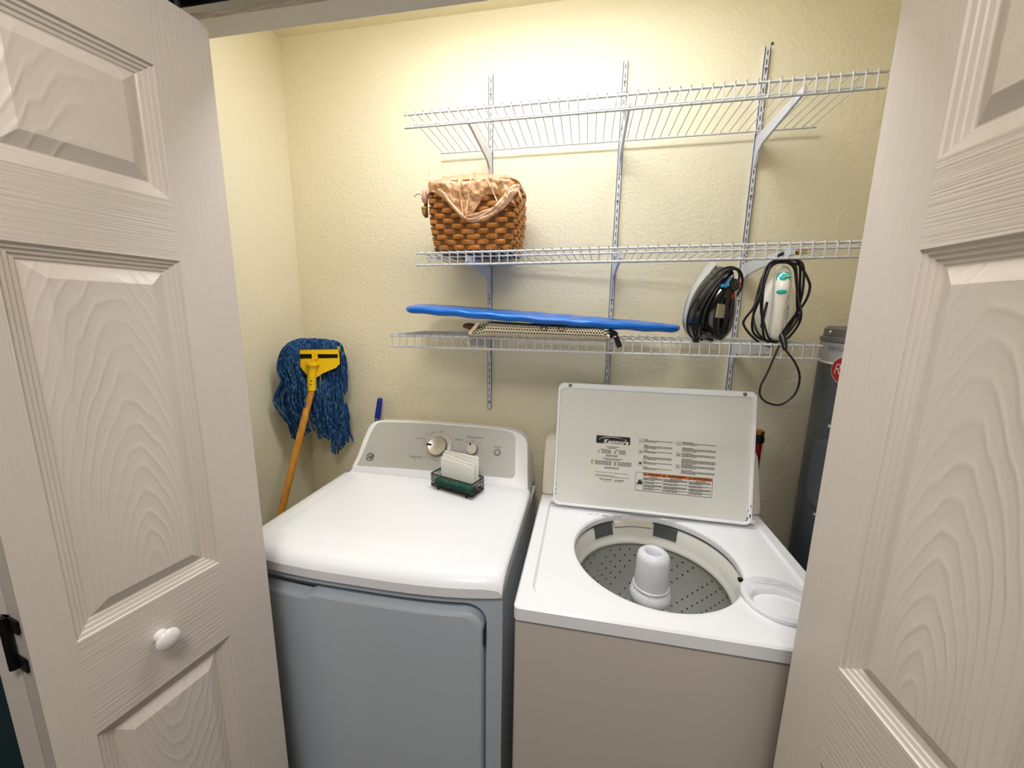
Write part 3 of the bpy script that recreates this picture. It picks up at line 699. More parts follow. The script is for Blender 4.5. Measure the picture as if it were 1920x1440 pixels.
# warning box
wl_ = patch(rrect(0.2535, 0.4765, 0.0700, 0.1275, 0.003), LZ + 0.0005, M['label'], 'warning_label')
q = MB(M['ink'], M['orange'])
O_ = rrect(0.2535, 0.4765, 0.0700, 0.1275, 0.003); I_ = rrect(0.2545, 0.4755, 0.0710, 0.1265, 0.0025)
q.use(0).loops([[(x, y, LZ + 0.0009) for x, y in P] for P in (O_, I_)], False, False)
def rc(x0, x1, y0, y1, z, mi): q.use(mi).face([q.v(p) for p in ((x0, y0, z), (x1, y0, z), (x1, y1, z), (x0, y1, z))])
rc(0.2765, 0.4755, 0.1175, 0.1265, LZ + 0.0008, 1)
for x in (0.2765, 0.3345, 0.4085): rc(x - 0.0004, x + 0.0004, 0.0705, 0.1270, LZ + 0.0010, 0)
rc(0.2545, 0.2765, 0.1170, 0.1174, LZ + 0.0010, 0) if False else None
rc(0.2545, 0.2765, 0.0885, 0.0889, LZ + 0.0010, 0)
q.use(0)
q.face([q.v((0.2555 + x, 0.0905 + y, LZ + 0.0010)) for x, y in ((0, 0), (0.0195, 0), (0.0195, 0.006), (0.016, 0.009), (0.018, 0.014), (0.0145, 0.015), (0.013, 0.009), (0.010, 0.0145), (0.0075, 0.014), (0.0065, 0.006), (0.003, 0.0025))])
for x, s_, tx in ((0.2835, 'WARNING', 0.3085), (0.3385, 'AVERTISSEMENT', 0.3755), (0.4130, 'ADVERTENCIA', 0.4465)):
    q.merge(text_bm(s_, 0.0078 if len(s_) < 12 else 0.0072, 0.0003), Matrix.Translation((tx, 0.1220, LZ + 0.0011)))
    q.face([q.v((x + a_, 0.1192 + b_, LZ + 0.0011)) for a_, b_ in ((-0.0035, 0), (0.0035, 0), (0, 0.006))])
lines_save = LZ
for (x0, x1) in ((0.279, 0.332), (0.337, 0.405), (0.411, 0.472)):
    for k_, (y, n) in enumerate(((0.1115, 3), (0.0990, 2), (0.0900, 3), (0.0790, 2))):
        LZ = lines_save + 0.0005; lines(x0, x1, y, n, dy=0.0031, last=0.6)
    lines(x0 + 0.018, x1 - 0.014, 0.1150, 1, last=1)
LZ = lines_save
q.build('warning_print', None, wl_)
q = MB()      # serial strip on the deck just under the lid's hinge line
for x0, x1 in ((1.205, 1.216), (1.2265, 1.236), (1.2815, 1.305)): 
    x = x0
    while x < x1: q.box((x, -0.2935, 0.9065), (x + 0.0016, -0.2905, 0.90675)); x += 0.0025
x = 1.246
while x < 1.272:
    w_ = random.choice((0.0006, 0.0011, 0.0018)); q.box((x, -0.2945, 0.9065), (x + w_, -0.2895, 0.90675)); x += w_ + 0.0009
PR(wa, q, 'serial_print', M['ink'])

# ------------------------------------------------------------------ wire shelves, standards, brackets
SP = 0.0254
def wire_shelf(label, xa, z, tilt, yaw, ybl, depth, n, mid=True):
    t_ = thing('wire_shelf', label, 'shelf', (xa, ybl, z), group='white wire shelves on the back wall')
    t_.rotation_euler = (0, -math.atan(tilt), yaw)
    L = (n - 1) * SP; D = depth
    for nm, x0, x1, y, zz, r in (('front_rail', -0.010, L + 0.022, -D, 0, 0.0032), ('lip_rail', -0.010, L + 0.020, -D - 0.001, -0.0344, 0.0032), ('back_rail', -0.005, L + 0.012, 0, 0, 0.0028), ('middle_rail', -0.006, L + 0.008, -D * 0.80, -0.004, 0.0028)):
        b = MB(); b.tube([(x0, y, zz), (x0 + 0.001, y, zz), (x1 - 0.001, y, zz), (x1, y, zz)], [r * 0.7, r, r, r * 0.7], 10); b.build(nm, M['wire'], t_, smooth=True)
    b = MB()
    for i in range(n):
        x = i * SP
        b.tube(smoothpath([(x, 0.001, 0.004), (x, -D * 0.3, 0.0040), (x, -D + 0.006, 0.0040), (x, -D - 0.0036, 0.0022), (x, -D - 0.0048, -0.010), (x, -D - 0.0052, -0.036)], 3), 0.0015, 6)
    b.build('deck_wires', M['wire'], t_, smooth=True)
    return t_
wire_shelf('topmost white wire shelf, empty', 0.6357, 2.0797, 0.0051, -0.0002, -0.0207, 0.272, 47)
wire_shelf('middle white wire shelf holding the woven basket', 0.6714, 1.6978, 0.0042, -0.0425, -0.010, 0.284, 47)
wire_shelf('lowest white wire shelf holding the ironing board and irons', 0.564, 1.4485, 0.0021, 0.0014, -0.0207, 0.275, 48)

STD = [(0.8113, 1.1557, 'leftmost white slotted shelf standard, its foot clear above the dryer'), (1.2528, 1.16, 'middle one of the three white slotted shelf standards'), (1.6627, 1.16, 'rightmost white slotted shelf standard, behind the two irons')]
for k_, (x, zb, lab) in enumerate(STD):
    t_ = thing('shelf_standard', lab, 'shelf standard', (x, 0, zb), group='slotted standards screwed to the back wall')
    H = 2.3189 - zb; hw = 0.0078
    b = MB(M['std'], M['slot_shade']); b.use(0)
    b.box((-hw, -0.0115, 0), (-hw + 0.0018, -0.0004, H)); b.box((hw - 0.0018, -0.0115, 0), (hw, -0.0004, H)); b.box((-hw, -0.0115, 0), (hw, -0.0098, H))
    b.use(1); z = 0.018
    while z < H - 0.02:
        b.box((-0.0014, -0.0121, z), (0.0014, -0.0112, z + 0.0135)); z += 0.0254  # dark boxes paint the shade inside the slots
    b.build('channel', None, t_)
    for z in (0.028, H * 0.36, H * 0.64, H - 0.06):
        q = MB(); q.lathe([(0.0040, 0), (0.0038, 0.0014), (0.0015, 0.0022), (0.0003, 0.0018)], seg=14, mx=frame((0, -0.0120, z), (1, 0, 0), (0, 0, 1))); q.build('screw', M['screwm'], t_, smooth=True)
zs_ = ((2.0797, 0.0051, 0.6357, 'topmost', 0.262), (1.6978, 0.0042, 0.6714, 'middle', 0.272), (1.4485, 0.0021, 0.564, 'lowest', 0.262))
for zz, tl, xa, nm, D in zs_:
    for (x, zb, lab), side in zip(STD, ('left', 'centre', 'right')):
        z = zz + tl * (x - xa) - 0.0045
        yf = -0.0207 - D + (0.0425 * -(x - 0.6714) if nm == 'middle' else 0)
        t_ = MB()
        P = [(-0.0125, -0.006), (-0.045, -0.003), (yf, -0.003), (yf - 0.001, -0.020), (-0.16, -0.032), (-0.060, -0.043), (-0.030, -0.058), (-0.016, -0.092), (-0.0125, -0.094)]
        t_.loops([[(x + s_ * 0.0035, y, z + dz) for y, dz in P] for s_ in (-1, 1)])
        o = t_.build('shelf_bracket', M['std'])
        tag(o, f'white metal bracket under the {nm} shelf on the {side} standard', 'bracket', 'brackets under the wire shelves')
# small anchors and holes left in the wall
for (x, z), lab in (((0.5781, 2.0273), 'upper wall anchor of the pair left of the basket, under the topmost shelf'), ((0.5795, 2.0001), 'lower wall anchor of the pair left of the basket, under the topmost shelf'), ((0.5684, 1.7162), 'wall anchor seen through the left end of the middle shelf'), ((0.5689, 1.6870), 'wall anchor just under the left end of the middle shelf'), ((0.5805, 1.3921), 'wall anchor seen through the left lip of the lowest shelf'), ((0.5800, 1.3650), 'wall anchor just below the left lip of the lowest shelf'), ((1.6761, 2.331), 'small dark screw above the rightmost shelf standard')):
    b = MB(); b.lathe([(0.0042, 0.0002), (0.0036, 0.0024), (0.0019, 0.0026), (0.0017, 0.0004), (0.0002, 0.0003)], seg=16, mx=frame((x, 0, z), (1, 0, 0), (0, 0, 1)))
    tag(b.build('wall_anchor', M['screwm'] if z > 2.3 else M['almond'], smooth=True), lab, 'wall anchor', 'anchors left in the back wall')

# ------------------------------------------------------------------ woven basket with liner
BX, BY, BZ = 0.8125, -0.158, 1.7115
bk = thing('woven_basket', 'square woven wood-splint basket with brown weave on the middle shelf', 'basket', (BX, BY, BZ))
HB = 0.195
def bw(t_): return 0.124 + 0.014 * math.sin(min(1, t_ * 1.15) * PI * 0.62)        # half width along height
def bpt(a, t_, off=0.0, dy=0.80):
    k = bw(t_); ca, sa = math.cos(a), math.sin(a); e = 0.32
    x = math.copysign(abs(ca) ** e, ca); y = math.copysign(abs(sa) ** e, sa)
    L = math.hypot(x, y); p = Vector(((k + off) * x, (k * dy + off) * y, t_ * HB)); return p
# equal arc-length angles round the rounded square
AN = [2 * PI * i / 2400 for i in range(2401)]; acc = [0]
for a0, a1 in zip(AN, AN[1:]): acc.append(acc[-1] + (bpt(a1, .5) - bpt(a0, .5)).length)
import bisect
def arc(s_):
    s_ = (s_ % 1.0) * acc[-1]; i = bisect.bisect(acc, s_) - 1; i = min(i, 2399); f = (s_ - acc[i]) / max(1e-9, acc[i + 1] - acc[i]); return AN[i] + f * (AN[1] - AN[0])
b = MB(M['stave'])
b.loops([[bpt(arc(i / 96), t_, -0.0025) for i in range(96)] for t_ in [j / 10 for j in range(11)]], True, False)
b.loops([[bpt(arc(i / 96), t_, -0.006) for i in range(96)] for t_ in (1.0, 0.5, 0.02)], False, False)
b.build('staves', None, bk, smooth=True)
b = MB(); NC, NR = 32, 13
for j in range(NR):
    t0 = (j + 0.06) / NR; t1 = (j + 0.94) / NR
    for i in range(NC):
        if (i + j) % 2: continue
        s0 = (i - 0.16) / NC; s1 = (i + 1.16) / NC; G = []
        for a_ in range(7):
            f = a_ / 6; o_ = -0.003 + 0.0078 * math.sin(PI * f) ** 0.6; row = []
            for c_, co in ((0, -0.0006), (0.12, 0.0004), (0.88, 0.0004), (1, -0.0006)):
                row.append(b.v(bpt(arc(s0 + (s1 - s0) * f), t0 + (t1 - t0) * c_, o_ + co)))
            G.append(row)
        for a_ in range(6):
            for c_ in range(3): b.face([G[a_][c_], G[a_ + 1][c_], G[a_ + 1][c_ + 1], G[a_][c_ + 1]])
b.build('woven_splints', M['wicker'], bk, smooth=True)
b = MB(); b.loops([[bpt(arc(i / 96), t_, o_) for i in range(96)] for t_, o_ in ((0.955, 0.004), (1.0, 0.0055), (1.012, 0.001), (1.0, -0.008), (0.95, -0.008))], False, False)
b.build('rim', M['wicker'], bk, smooth=True)
b = MB(); b.box((-0.118, -0.094, -0.0005), (0.118, 0.094, 0.004)); b.build('base_board', M['baseshade'], bk)  # shadow under the basket put into the base's dark colour
b = MB(); b.tube(smoothpath([(-0.136, -0.03, 0.19), (-0.143, -0.06, 0.178), (-0.147, -0.085, 0.150), (-0.145, -0.09, 0.10)], 5), [0.0035] * 16, 8, flat=2.0); b.build('leather_tie', M['brown'], bk, smooth=True)
# liner bag
lb = thing('plastic_liner', 'tan translucent plastic bag lining the woven basket, hanging over its front', 'plastic bag', (BX, BY, BZ))
random.seed(3)
def crumple(x, z): return 0.0022 * math.sin(x * 130 + z * 60) + 0.0016 * math.sin(x * 70 - z * 150 + 1.3) + 0.0010 * math.sin(x * 260 + z * 110)
b = MB()
Uc, Vc = 40, 22; G = []
edge = [(-0.128, 0.166), (-0.10, 0.160), (-0.075, 0.142), (-0.048, 0.112), (-0.022, 0.088), (-0.002, 0.084), (0.014, 0.102), (0.032, 0.128), (0.055, 0.152), (0.085, 0.150), (0.112, 0.138), (0.130, 0.128)]
def low(x):
    for (x0, z0), (x1, z1) in zip(edge, edge[1:]):
        if x <= x1: return z0 + (z1 - z0) * max(0, (x - x0)) / (x1 - x0)
    return edge[-1][1]
for i in range(Uc + 1):
    x = -0.132 + 0.264 * i / Uc; row = []
    zt_ = 0.196 + 0.018 * math.cos((x - 0.0) / 0.14 * PI / 2) ; zl = low(x)
    for j in range(Vc + 1):
        f = j / Vc
        if f < 0.3:            # over the top, from inside the basket
            g = f / 0.3; y = -0.02 - (0.094 - 0.02) * g; z = 0.168 + (zt_ + 0.006 - 0.168) * math.sin(g * PI * 0.62) ** 0.8
        else:
            g = (f - 0.3) / 0.7; y = -0.094 - 0.022 * min(1, g * 4) - 0.004 * math.sin(g * PI); z = zt_ + (zl - zt_) * g
        y = max(y, -0.125)
        cr = crumple(x, z); edgef = 1 - abs(x) / 0.132
        yy = y * (1 if edgef > 0.12 else 0.86 + 0.14 * edgef / 0.12) - abs(cr) * 1.6; zz2 = z + cr * 0.6 * (1 - max(0, f - .3))
        row.append(b.v((x, yy, zz2)))
    G.append(row)
for i in range(Uc):
    for j in range(Vc): b.face([G[i][j], G[i + 1][j], G[i + 1][j + 1], G[i][j + 1]])
b.build('bag_film', M['bag'], lb, smooth=True, rec=False, angle=80)
b = MB()
for dz, dy_, rr_, sx in ((0, 0, 0.0048, 0), (0.007, -0.001, 0.0038, 0.3), (-0.005, 0.0005, 0.0036, 0.6), (0.014, 0, 0.0034, 0.9)):
    pth = [(-0.131, -0.090, 0.194), (-0.116, -0.110, 0.182), (-0.082, -0.1215, 0.160), (-0.050, -0.125, 0.124), (-0.022, -0.1265, 0.094), (0.004, -0.127, 0.082), (0.042, -0.127, 0.0845), (0.078, -0.126, 0.100), (0.110, -0.1235, 0.128), (0.134, -0.112, 0.158), (0.141, -0.07, 0.172)]
    P = smoothpath([(x, y + dy_ - 0.002 * math.sin(i * 1.7 + sx * 5), z + dz * (0.15 + 0.85 * min(1, max(0, (x + 0.03) / 0.08))) + 0.0018 * math.sin(i * 2.3 + sx * 9)) for i, (x, y, z) in enumerate(pth)], 6)
    b.tube(P, [rr_ * (0.6 + 0.5 * abs(math.sin(i * 0.21 + sx)) + 0.5 * (P[i].x > 0.04)) for i in range(len(P))], 8, flat=0.55, up=(0, 0, 1))
b.tube(smoothpath([(0.138, -0.085, 0.165), (0.146, -0.10, 0.158), (0.150, -0.105, 0.145), (0.158, -0.108, 0.128)], 4), [0.006, 0.006, 0.006, 0.006, 0.005, 0.005, 0.006, 0.006, 0.005, 0.005, 0.004, 0.003, 0.002], 8, flat=0.4)
for x, a_ in ((-0.030, 0), (0.006, 0), (0.050, 0)):
    b.tube(smoothpath([(x, -0.112, 0.208), (x * 0.85, -0.1265, 0.170), (x * 0.55 - 0.003, -0.1285, 0.130), (x * 0.25 - 0.008, -0.1285, 0.092)] if x < 0.04 else [(x, -0.112, 0.206), (x * 1.2, -0.125, 0.180), (x * 1.5, -0.127, 0.155), (x * 1.75, -0.127, 0.128)], 5), 0.0019, 6)
b.build('bag_folds', M['bagband'], lb, smooth=True)
# charms hanging at the left corner
t_ = thing('mouse_charm', 'small pink clay mouse charm with thin tail on the basket corner', 'ornament', (0.668, -0.262, 1.868))
b = MB(); b.tube([(0.002, 0, 0.020), (0.002, 0, 0.014), (0.001, 0, 0.004), (0, 0, -0.008), (0.001, 0, -0.017), (0.002, 0, -0.021)], [0.0012, 0.005, 0.008, 0.0095, 0.006, 0.001], 12); b.build('body', M['pink'], t_, smooth=True)
for s_ in (-1, 1):
    b = MB(); b.lathe([(0.0003, -0.001), (0.0042, -0.001), (0.0042, 0.001), (0.0003, 0.001)], seg=14, mx=frame((0.002 + s_ * 0.005, -0.003, 0.013), (1, 0, 0.3), (0, 0.3, 1))); b.build('ear', M['pink'], t_, smooth=True)
b = MB(); b.tube(smoothpath([(-0.005, 0, 0.000), (-0.012, 0, 0.006), (-0.022, 0, 0.0075), (-0.034, 0, 0.000)], 5), 0.0011, 6); b.build('tail', M['brown'], t_, smooth=True)
t_ = thing('acorn_charm', 'small tan wooden acorn charm hanging under the mouse charm', 'ornament', (0.6655, -0.262, 1.828))
b = MB(); b.lathe([(0.0003, 0.012), (0.006, 0.0115), (0.0085, 0.008), (0.0085, 0.005), (0.0065, 0.0035), (0.006, 0.002)], seg=20); b.build('cap', M['acorn'], t_, smooth=True)
b = MB(); b.lathe([(0.0062, 0.004), (0.0066, -0.002), (0.005, -0.010), (0.002, -0.0155), (0.0003, -0.017)], seg=20); b.build('nut', M['acorn'], t_, smooth=True)
b = MB(); b.tube([(0, 0, 0.011), (0.002, 0, 0.020)], 0.0009, 6); b.build('cord', M['brown'], t_)

# ------------------------------------------------------------------ ironing board and folded mat on the lowest shelf
ZD = 1.4530
t_ = thing('ironing_board', 'small tabletop ironing board with shiny blue cover on the lowest shelf', 'ironing board', (1.02, -0.205, 1.5120))
t_.rotation_euler = (math.radians(2.9), math.radians(3.55), 0)
def bo(k):
    P = []
    for i in range(61):
        u = i / 60; x = -0.425 + 0.85 * u
        hw_ = 0.125 * min(1, math.sqrt(max(0, 1 - ((0.06 - u) / 0.06) ** 2)) if u < 0.06 else 1)
        hw_ = hw_ * (1 if u < 0.5 else math.sqrt(max(0.0, 1 - ((u - 0.5) / 0.5) ** 2.6)) * 0.88 + 0.12 * (1 - u) / .5)
        P.append((x, max(hw_ - k, 0.001)))
    return [(x, -w_) for x, w_ in P] + [(x, w_) for x, w_ in P[::-1]]
b = MB(); b.loops([[(x * (1 - k / .42), y, z + 0.0012 * math.sin(x * 60 + y * 25)) for x, y in bo(k)] for k, z in ((0.030, -0.0095), (0.008, -0.0100), (0.001, -0.004), (0.0, 0.002), (0.002, 0.0075), (0.010, 0.0108), (0.040, 0.0118), (0.08, 0.012))]); b.build('cover', M['bluecloth'], t_, smooth=True, angle=60)
b = MB(); b.tube(smoothpath([(0.22, -0.09, -0.011), (0.22, -0.094, -0.026), (0.24, -0.098, -0.034)], 3), 0.004, 8); b.build('folding_leg', M['steel'], t_, smooth=True)
b = MB(); b.tube([(0.236, -0.098, -0.030), (0.250, -0.100, -0.058)], 0.0075, 14); b.build('rubber_foot', M['black'], t_, smooth=True)
t_ = thing('knit_mat', 'cream perforated mat with brown pattern, folded flat under the blue board', 'mat', (1.02, -0.264, ZD - 0.001))
b = MB(M['matcream'], M['matdark']); L = []
NX = 24
for i in range(NX + 1):
    f = i / NX; x = -0.185 + 0.40 * f; hh = 0.0235 * (1 - 0.30 * f) * (min(1, 6 * f + 0.35)) * (min(1, (1 - f) * 10 + 0.5)); dd_ = 0.060
    L.append([(x, dd_ * math.cos(2 * PI * k / 28), hh * (1 + math.copysign(abs(math.sin(2 * PI * k / 28)) ** 0.7, math.sin(2 * PI * k / 28))) + 0.0015) for k in range(28)])
b.use(0).loops(L)
b.use(1)
for i in range(50):
    for j in range(7):
        f = (i + 0.5 * (j % 2) + 0.4) / 51; x = -0.185 + 0.40 * f; hh = 0.0235 * (1 - 0.30 * f) * (min(1, 6 * f + 0.35)) * (min(1, (1 - f) * 10 + 0.5))
        a = math.radians(112 + j * 16 + 2)
        y = 0.060 * math.cos(a); sn = math.sin(a); z = hh * (1 + math.copysign(abs(sn) ** 0.7, sn)) + 0.0015
        c_ = Vector((x, y - 0.0016, z + 0.0012)); nrm = Vector((0, math.cos(a) / 0.06, sn / hh)).normalized(); tz = Vector((1, 0, 0)).cross(nrm)
        b.face([b.v(c_ + Vector((0.0030, 0, 0)) * math.cos(PI * k / 3) + tz * 0.0026 * math.sin(PI * k / 3)) for k in range(6)])
for cx_, cz_ in ((-0.155, 0.55), (0.03, 0.2), (0.08, 0.2)):
    pts_ = []
    for i in range(15):
        a = i * 2 * PI / 14; x = cx_ + 0.010 * math.cos(a); an = math.radians(168 - cz_ * 20 + 14 * math.sin(a)); pts_.append((x, 0.062 * math.cos(an), 0.021 * (1 + math.sin(an) ** 0.7) + 0.0015))
    b.tube(pts_, 0.0011, 5)
b.build('knit_fabric', None, t_, smooth=True, angle=50)
b = MB(); b.tube(smoothpath([(-0.232, 0.01, 0.030), (-0.215, 0, 0.030), (-0.195, -0.01, 0.026), (-0.175, -0.02, 0.020)], 4), [0.006, 0.007, 0.008, 0.009, 0.010, 0.011, 0.011, 0.012, 0.012, 0.013, 0.013, 0.013, 0.012], 12, flat=0.8); b.build('rolled_end', M['brown'], t_, smooth=True)
b = MB(); b.tube([(-0.195, -0.052, 0.008), (-0.168, -0.046, 0.042)], 0.0055, 8, flat=0.35); b.build('edge_tape', M['matcream'], t_)
b = MB(); b.tube(smoothpath([(0.205, -0.045, 0.014), (0.222, -0.03, 0.018), (0.236, -0.01, 0.014)], 4), [0.010, 0.012, 0.013, 0.013, 0.012, 0.011, 0.010, 0.009, 0.006], 10); b.build('dark_end', M['black'], t_, smooth=True)

# ------------------------------------------------------------------ irons
def teardrop(w_, L, n=48, e=1.0):
    """outline in (across, along): blunt heel at 0, pointed tip at L"""
    def wd(t): return w_ * (math.sqrt(max(0, 1 - ((0.32 - t) / 0.32) ** 2.4)) if t < 0.32 else max(0.0, 1 - ((t - 0.32) / 0.68) ** 2.1))
    ts = [0.5 - 0.5 * math.cos(PI * i / (n // 2)) for i in range(n // 2 + 1)]
    R_s = [(wd(t), L * t) for t in ts]; return R_s + [(-x, z) for x, z in R_s[-2:0:-1]]
def cordloop(mb, pts, y, r=0.0029, k=7, flat=1.0):
    P = smoothpath([(p[0], (p[2] if len(p) > 2 else y), p[1]) for p in pts], k); mb.tube(P, r, 8, flat=flat, up=(0, 1, 0))
# white iron, faces the camera, tip up
t_ = thing('steam_iron', 'white steam iron with turquoise dial, standing on its heel on the lowest shelf', 'iron', (1.684, -0.238, ZD)); t_.rotation_euler = (0, 0, -0.33)
def sec(P, y): return [(x, y, z) for x, y_, z in P]
td = teardrop(0.052, 0.208)
b = MB(); b.loops([[(x, 0.062, z + 0.002) for x, z in td], [(x * .99, 0.056, z + 0.002) for x, z in td]]); b.build('soleplate', M['sole'], t_, smooth=True)
b = MB(); b.loops([[(x * 0.98, 0.0555, 0.002 + z) for x, z in td], [(x * 0.97, 0.040, 0.002 + z * .99) for x, z in td], [(x * 0.88, 0.020, 0.004 + z * 0.965) for x, z in td], [(x * 0.74, 0.002, 0.006 + z * 0.93) for x, z in td], [(x * 0.60, -0.006, 0.010 + z * 0.88) for x, z in td]]); b.build('body', M['ironwhite'], t_, smooth=True, angle=60)
b = MB(); L = []
for z, yc, w_, d_ in ((0.005, -0.018, 0.020, 0.024), (0.020, -0.036, 0.0175, 0.019), (0.05, -0.044, 0.0150, 0.014), (0.09, -0.050, 0.0150, 0.013), (0.125, -0.052, 0.0165, 0.014), (0.148, -0.050, 0.0195, 0.016), (0.170, -0.040, 0.021, 0.020), (0.190, -0.026, 0.0185, 0.024), (0.203, -0.012, 0.012, 0.020), (0.208, -0.004, 0.004, 0.008)):
    L.append([(w_ * math.copysign(abs(math.cos(2 * PI * k / 24)) ** 0.8, math.cos(2 * PI * k / 24)), yc + d_ * math.sin(2 * PI * k / 24), z) for k in range(24)])
b.loops(L); b.build('handle', M['ironwhite'], t_, smooth=True, angle=60)
for s_, x0, z0, z1 in ((-1, -0.028, 0.042, 0.112),):
    b = MB(); b.tube(smoothpath([(x0 - 0.003, -0.0065, z0), (x0 - 0.001, -0.008, (z0 + z1) / 2), (x0 + 0.003, -0.005, z1)], 4), 0.0036, 10, flat=0.6); b.build('handle_gap', M['slot'], t_, smooth=True)
dn = Vector((0, -1, 0.35)).normalized()
hm = frame((0.0005, -0.0555, 0.172), (1, 0, 0), Vector((0, 0.33, 1)))
b = MB(); b.loops([[hm @ Vector((r * math.cos(a), r * math.sin(a), h_)) for a in [math.radians(-25 + 230 * i / 24) for i in range(25)]] for r, h_ in ((0.0165, -0.004), (0.0165, 0.0008), (0.0105, 0.0010), (0.0105, -0.004))], False, False, closed=False); b.build('dial_scale', M['ironteal'], t_)
b = MB(); b.lathe([(0.0095, -0.004), (0.0093, 0.003), (0.006, 0.0048), (0.0003, 0.005)], seg=24, mx=hm); b.loops([[hm @ Vector((x, y, h_)) for x, y in ((-0.001, -0.0018), (0.0155, 0.0012), (0.0155, 0.0028), (-0.001, 0.0028))] for h_ in (0.002, 0.0062)]); b.build('dial', M['ironteal'], t_, smooth=True)
b = MB(); b.loops([[hm @ Vector((x, y, 0.0064)) for x, y in ((0.000, -0.0006), (0.0155, 0.0016), (0.0155, 0.0024), (0.000, 0.0008))], [hm @ Vector((x, y, 0.0067)) for x, y in ((0.000, -0.0006), (0.0155, 0.0016), (0.0155, 0.0024), (0.000, 0.0008))]]); b.build('dial_pointer', M['ironwhite'], t_)
b = MB(); b.loops([[(0.0115 * k_ * math.cos(2 * PI * i / 24), y, 0.136 + 0.0060 * k_ * math.sin(2 * PI * i / 24)) for i in range(24)] for k_, y in ((1, -0.058), (1, -0.0665), (0.8, -0.0690), (0.1, -0.0698))], False, True); b.build('steam_button', M['ironteal'], t_, smooth=True)
b = MB()
for i in range(9): b.box((0.0215 + 0.0012 * (i > 4), -0.0078 - 0.0004 * i, 0.052 + 0.0062 * i), (0.0262 + 0.0012 * (i % 2), -0.0066, 0.0526 + 0.0062 * i))
b.build('water_scale', M['ink'], t_)
b = MB(); b.tube([(0.012, -0.040, 0.030), (0.018, -0.056, 0.016), (0.022, -0.068, 0.000), (0.024, -0.074, -0.013)], [0.0085, 0.0085, 0.0068, 0.0048], 14); b.build('cord_collar', M['black'], t_, smooth=True)
b = MB(); O2 = (1.668, -0.235, ZD)
def rel(P): return [(p[0] - O2[0], p[1] - O2[2], (p[2] - O2[1]) if len(p) > 2 else -0.040) for p in P]
c1 = [(1.6662, 1.4454), (1.640, 1.452), (1.612, 1.475), (1.590, 1.500), (1.5855, 1.516), (1.600, 1.545), (1.613, 1.580), (1.620, 1.62), (1.628, 1.652), (1.642, 1.668), (1.668, 1.672), (1.694, 1.668), (1.706, 1.650), (1.713, 1.60), (1.715, 1.56), (1.708, 1.51), (1.690, 1.472), (1.672, 1.456)]
c2 = [(1.664, 1.456), (1.630, 1.470), (1.612, 1.492), (1.607, 1.53), (1.616, 1.575), (1.626, 1.628), (1.640, 1.660), (1.672, 1.666), (1.696, 1.652), (1.704, 1.61), (1.710, 1.565), (1.716, 1.535), (1.700, 1.492), (1.682, 1.463)]
c3 = [(1.668, 1.455), (1.648, 1.464), (1.634, 1.496), (1.624, 1.55), (1.624, 1.61), (1.634, 1.645), (1.655, 1.664), (1.69, 1.664), (1.708, 1.655), (1.726, 1.62), (1.7303, 1.597), (1.7265, 1.565), (1.712, 1.53), (1.700, 1.50), (1.684, 1.47)]
c4 = [(1.668, 1.454), (1.645, 1.463), (1.626, 1.478), (1.616, 1.50), (1.613, 1.53), (1.620, 1.59), (1.630, 1.64), (1.650, 1.668), (1.68, 1.671), (1.700, 1.658), (1.710, 1.61), (1.721, 1.560), (1.7318, 1.53), (1.728, 1.505), (1.708, 1.475), (1.686, 1.459)]
c5 = [(1.672, 1.457), (1.652, 1.470), (1.640, 1.505), (1.632, 1.54), (1.630, 1.60), (1.638, 1.65), (1.66, 1.667), (1.69, 1.660), (1.700, 1.62), (1.712, 1.56), (1.722, 1.52), (1.712, 1.49), (1.69, 1.466)]
for i, c_ in enumerate((c1, c2, c3, c4, c5)):
    q = [(x, z, -0.052 + 0.003 * i + 0.012 * math.sin(j * 0.9 + i)) for j, (x, z) in enumerate(c_)]
    cordloop(b, [(x - O2[0], z - O2[2], y) for x, z, y in q], -0.05, 0.0030)
lp_ = [(1.666, 1.452), (1.655, 1.415), (1.643, 1.375), (1.632, 1.345), (1.633, 1.318), (1.652, 1.300), (1.682, 1.296), (1.706, 1.314), (1.719, 1.340), (1.7200, 1.375), (1.708, 1.405), (1.690, 1.430), (1.672, 1.450)]
cordloop(b, [(x - O2[0], z - O2[2], -0.085 - 0.01 * math.sin(j / 12 * PI)) for j, (x, z) in enumerate(lp_)], -0.1, 0.0027)
cordloop(b, [(1.640 - O2[0], 1.664 - O2[2], -0.05), (1.648 - O2[0], 1.680 - O2[2], -0.055), (1.668 - O2[0], 1.688 - O2[2], -0.055), (1.695 - O2[0], 1.687 - O2[2], -0.055)], -0.05, 0.0042)
b.build('power_cord', M['cord'], t_, smooth=True, mx=Matrix.Rotation(0.33, 4, 'Z') @ Matrix.Translation((-0.016, 0.003, 0)))
b = MB(); b.tube([(0.022, -0.055, 0.2335), (0.030, -0.055, 0.234)], 0.006, 10); b.tube([(0.030, -0.055, 0.237), (0.043, -0.055, 0.2375)], 0.0016, 6); b.tube([(0.030, -0.055, 0.231), (0.043, -0.055, 0.2315)], 0.0016, 6); b.build('plug', M['brass'], t_, smooth=True)
# black iron, soleplate turned to the left
AX = Vector((1.525, -0.235, ZD))
t_ = thing('steam_iron', 'black steam iron with blue and red dial, standing on its heel beside the blue board', 'iron', AX)
bx = Vector((0.93, 0.37, 0)).normalized(); nx = Vector((0.37, -0.93, 0)).normalized()
rk = Matrix.Identity(4)
for i in range(3): rk[i][0] = bx[i]; rk[i][1] = -nx[i]; rk[i][2] = (0, 0, 1)[i]
rk = Matrix.Translation((-0.010, 0, 0.004)) @ Matrix.Rotation(math.radians(5), 4, 'Y') @ rk
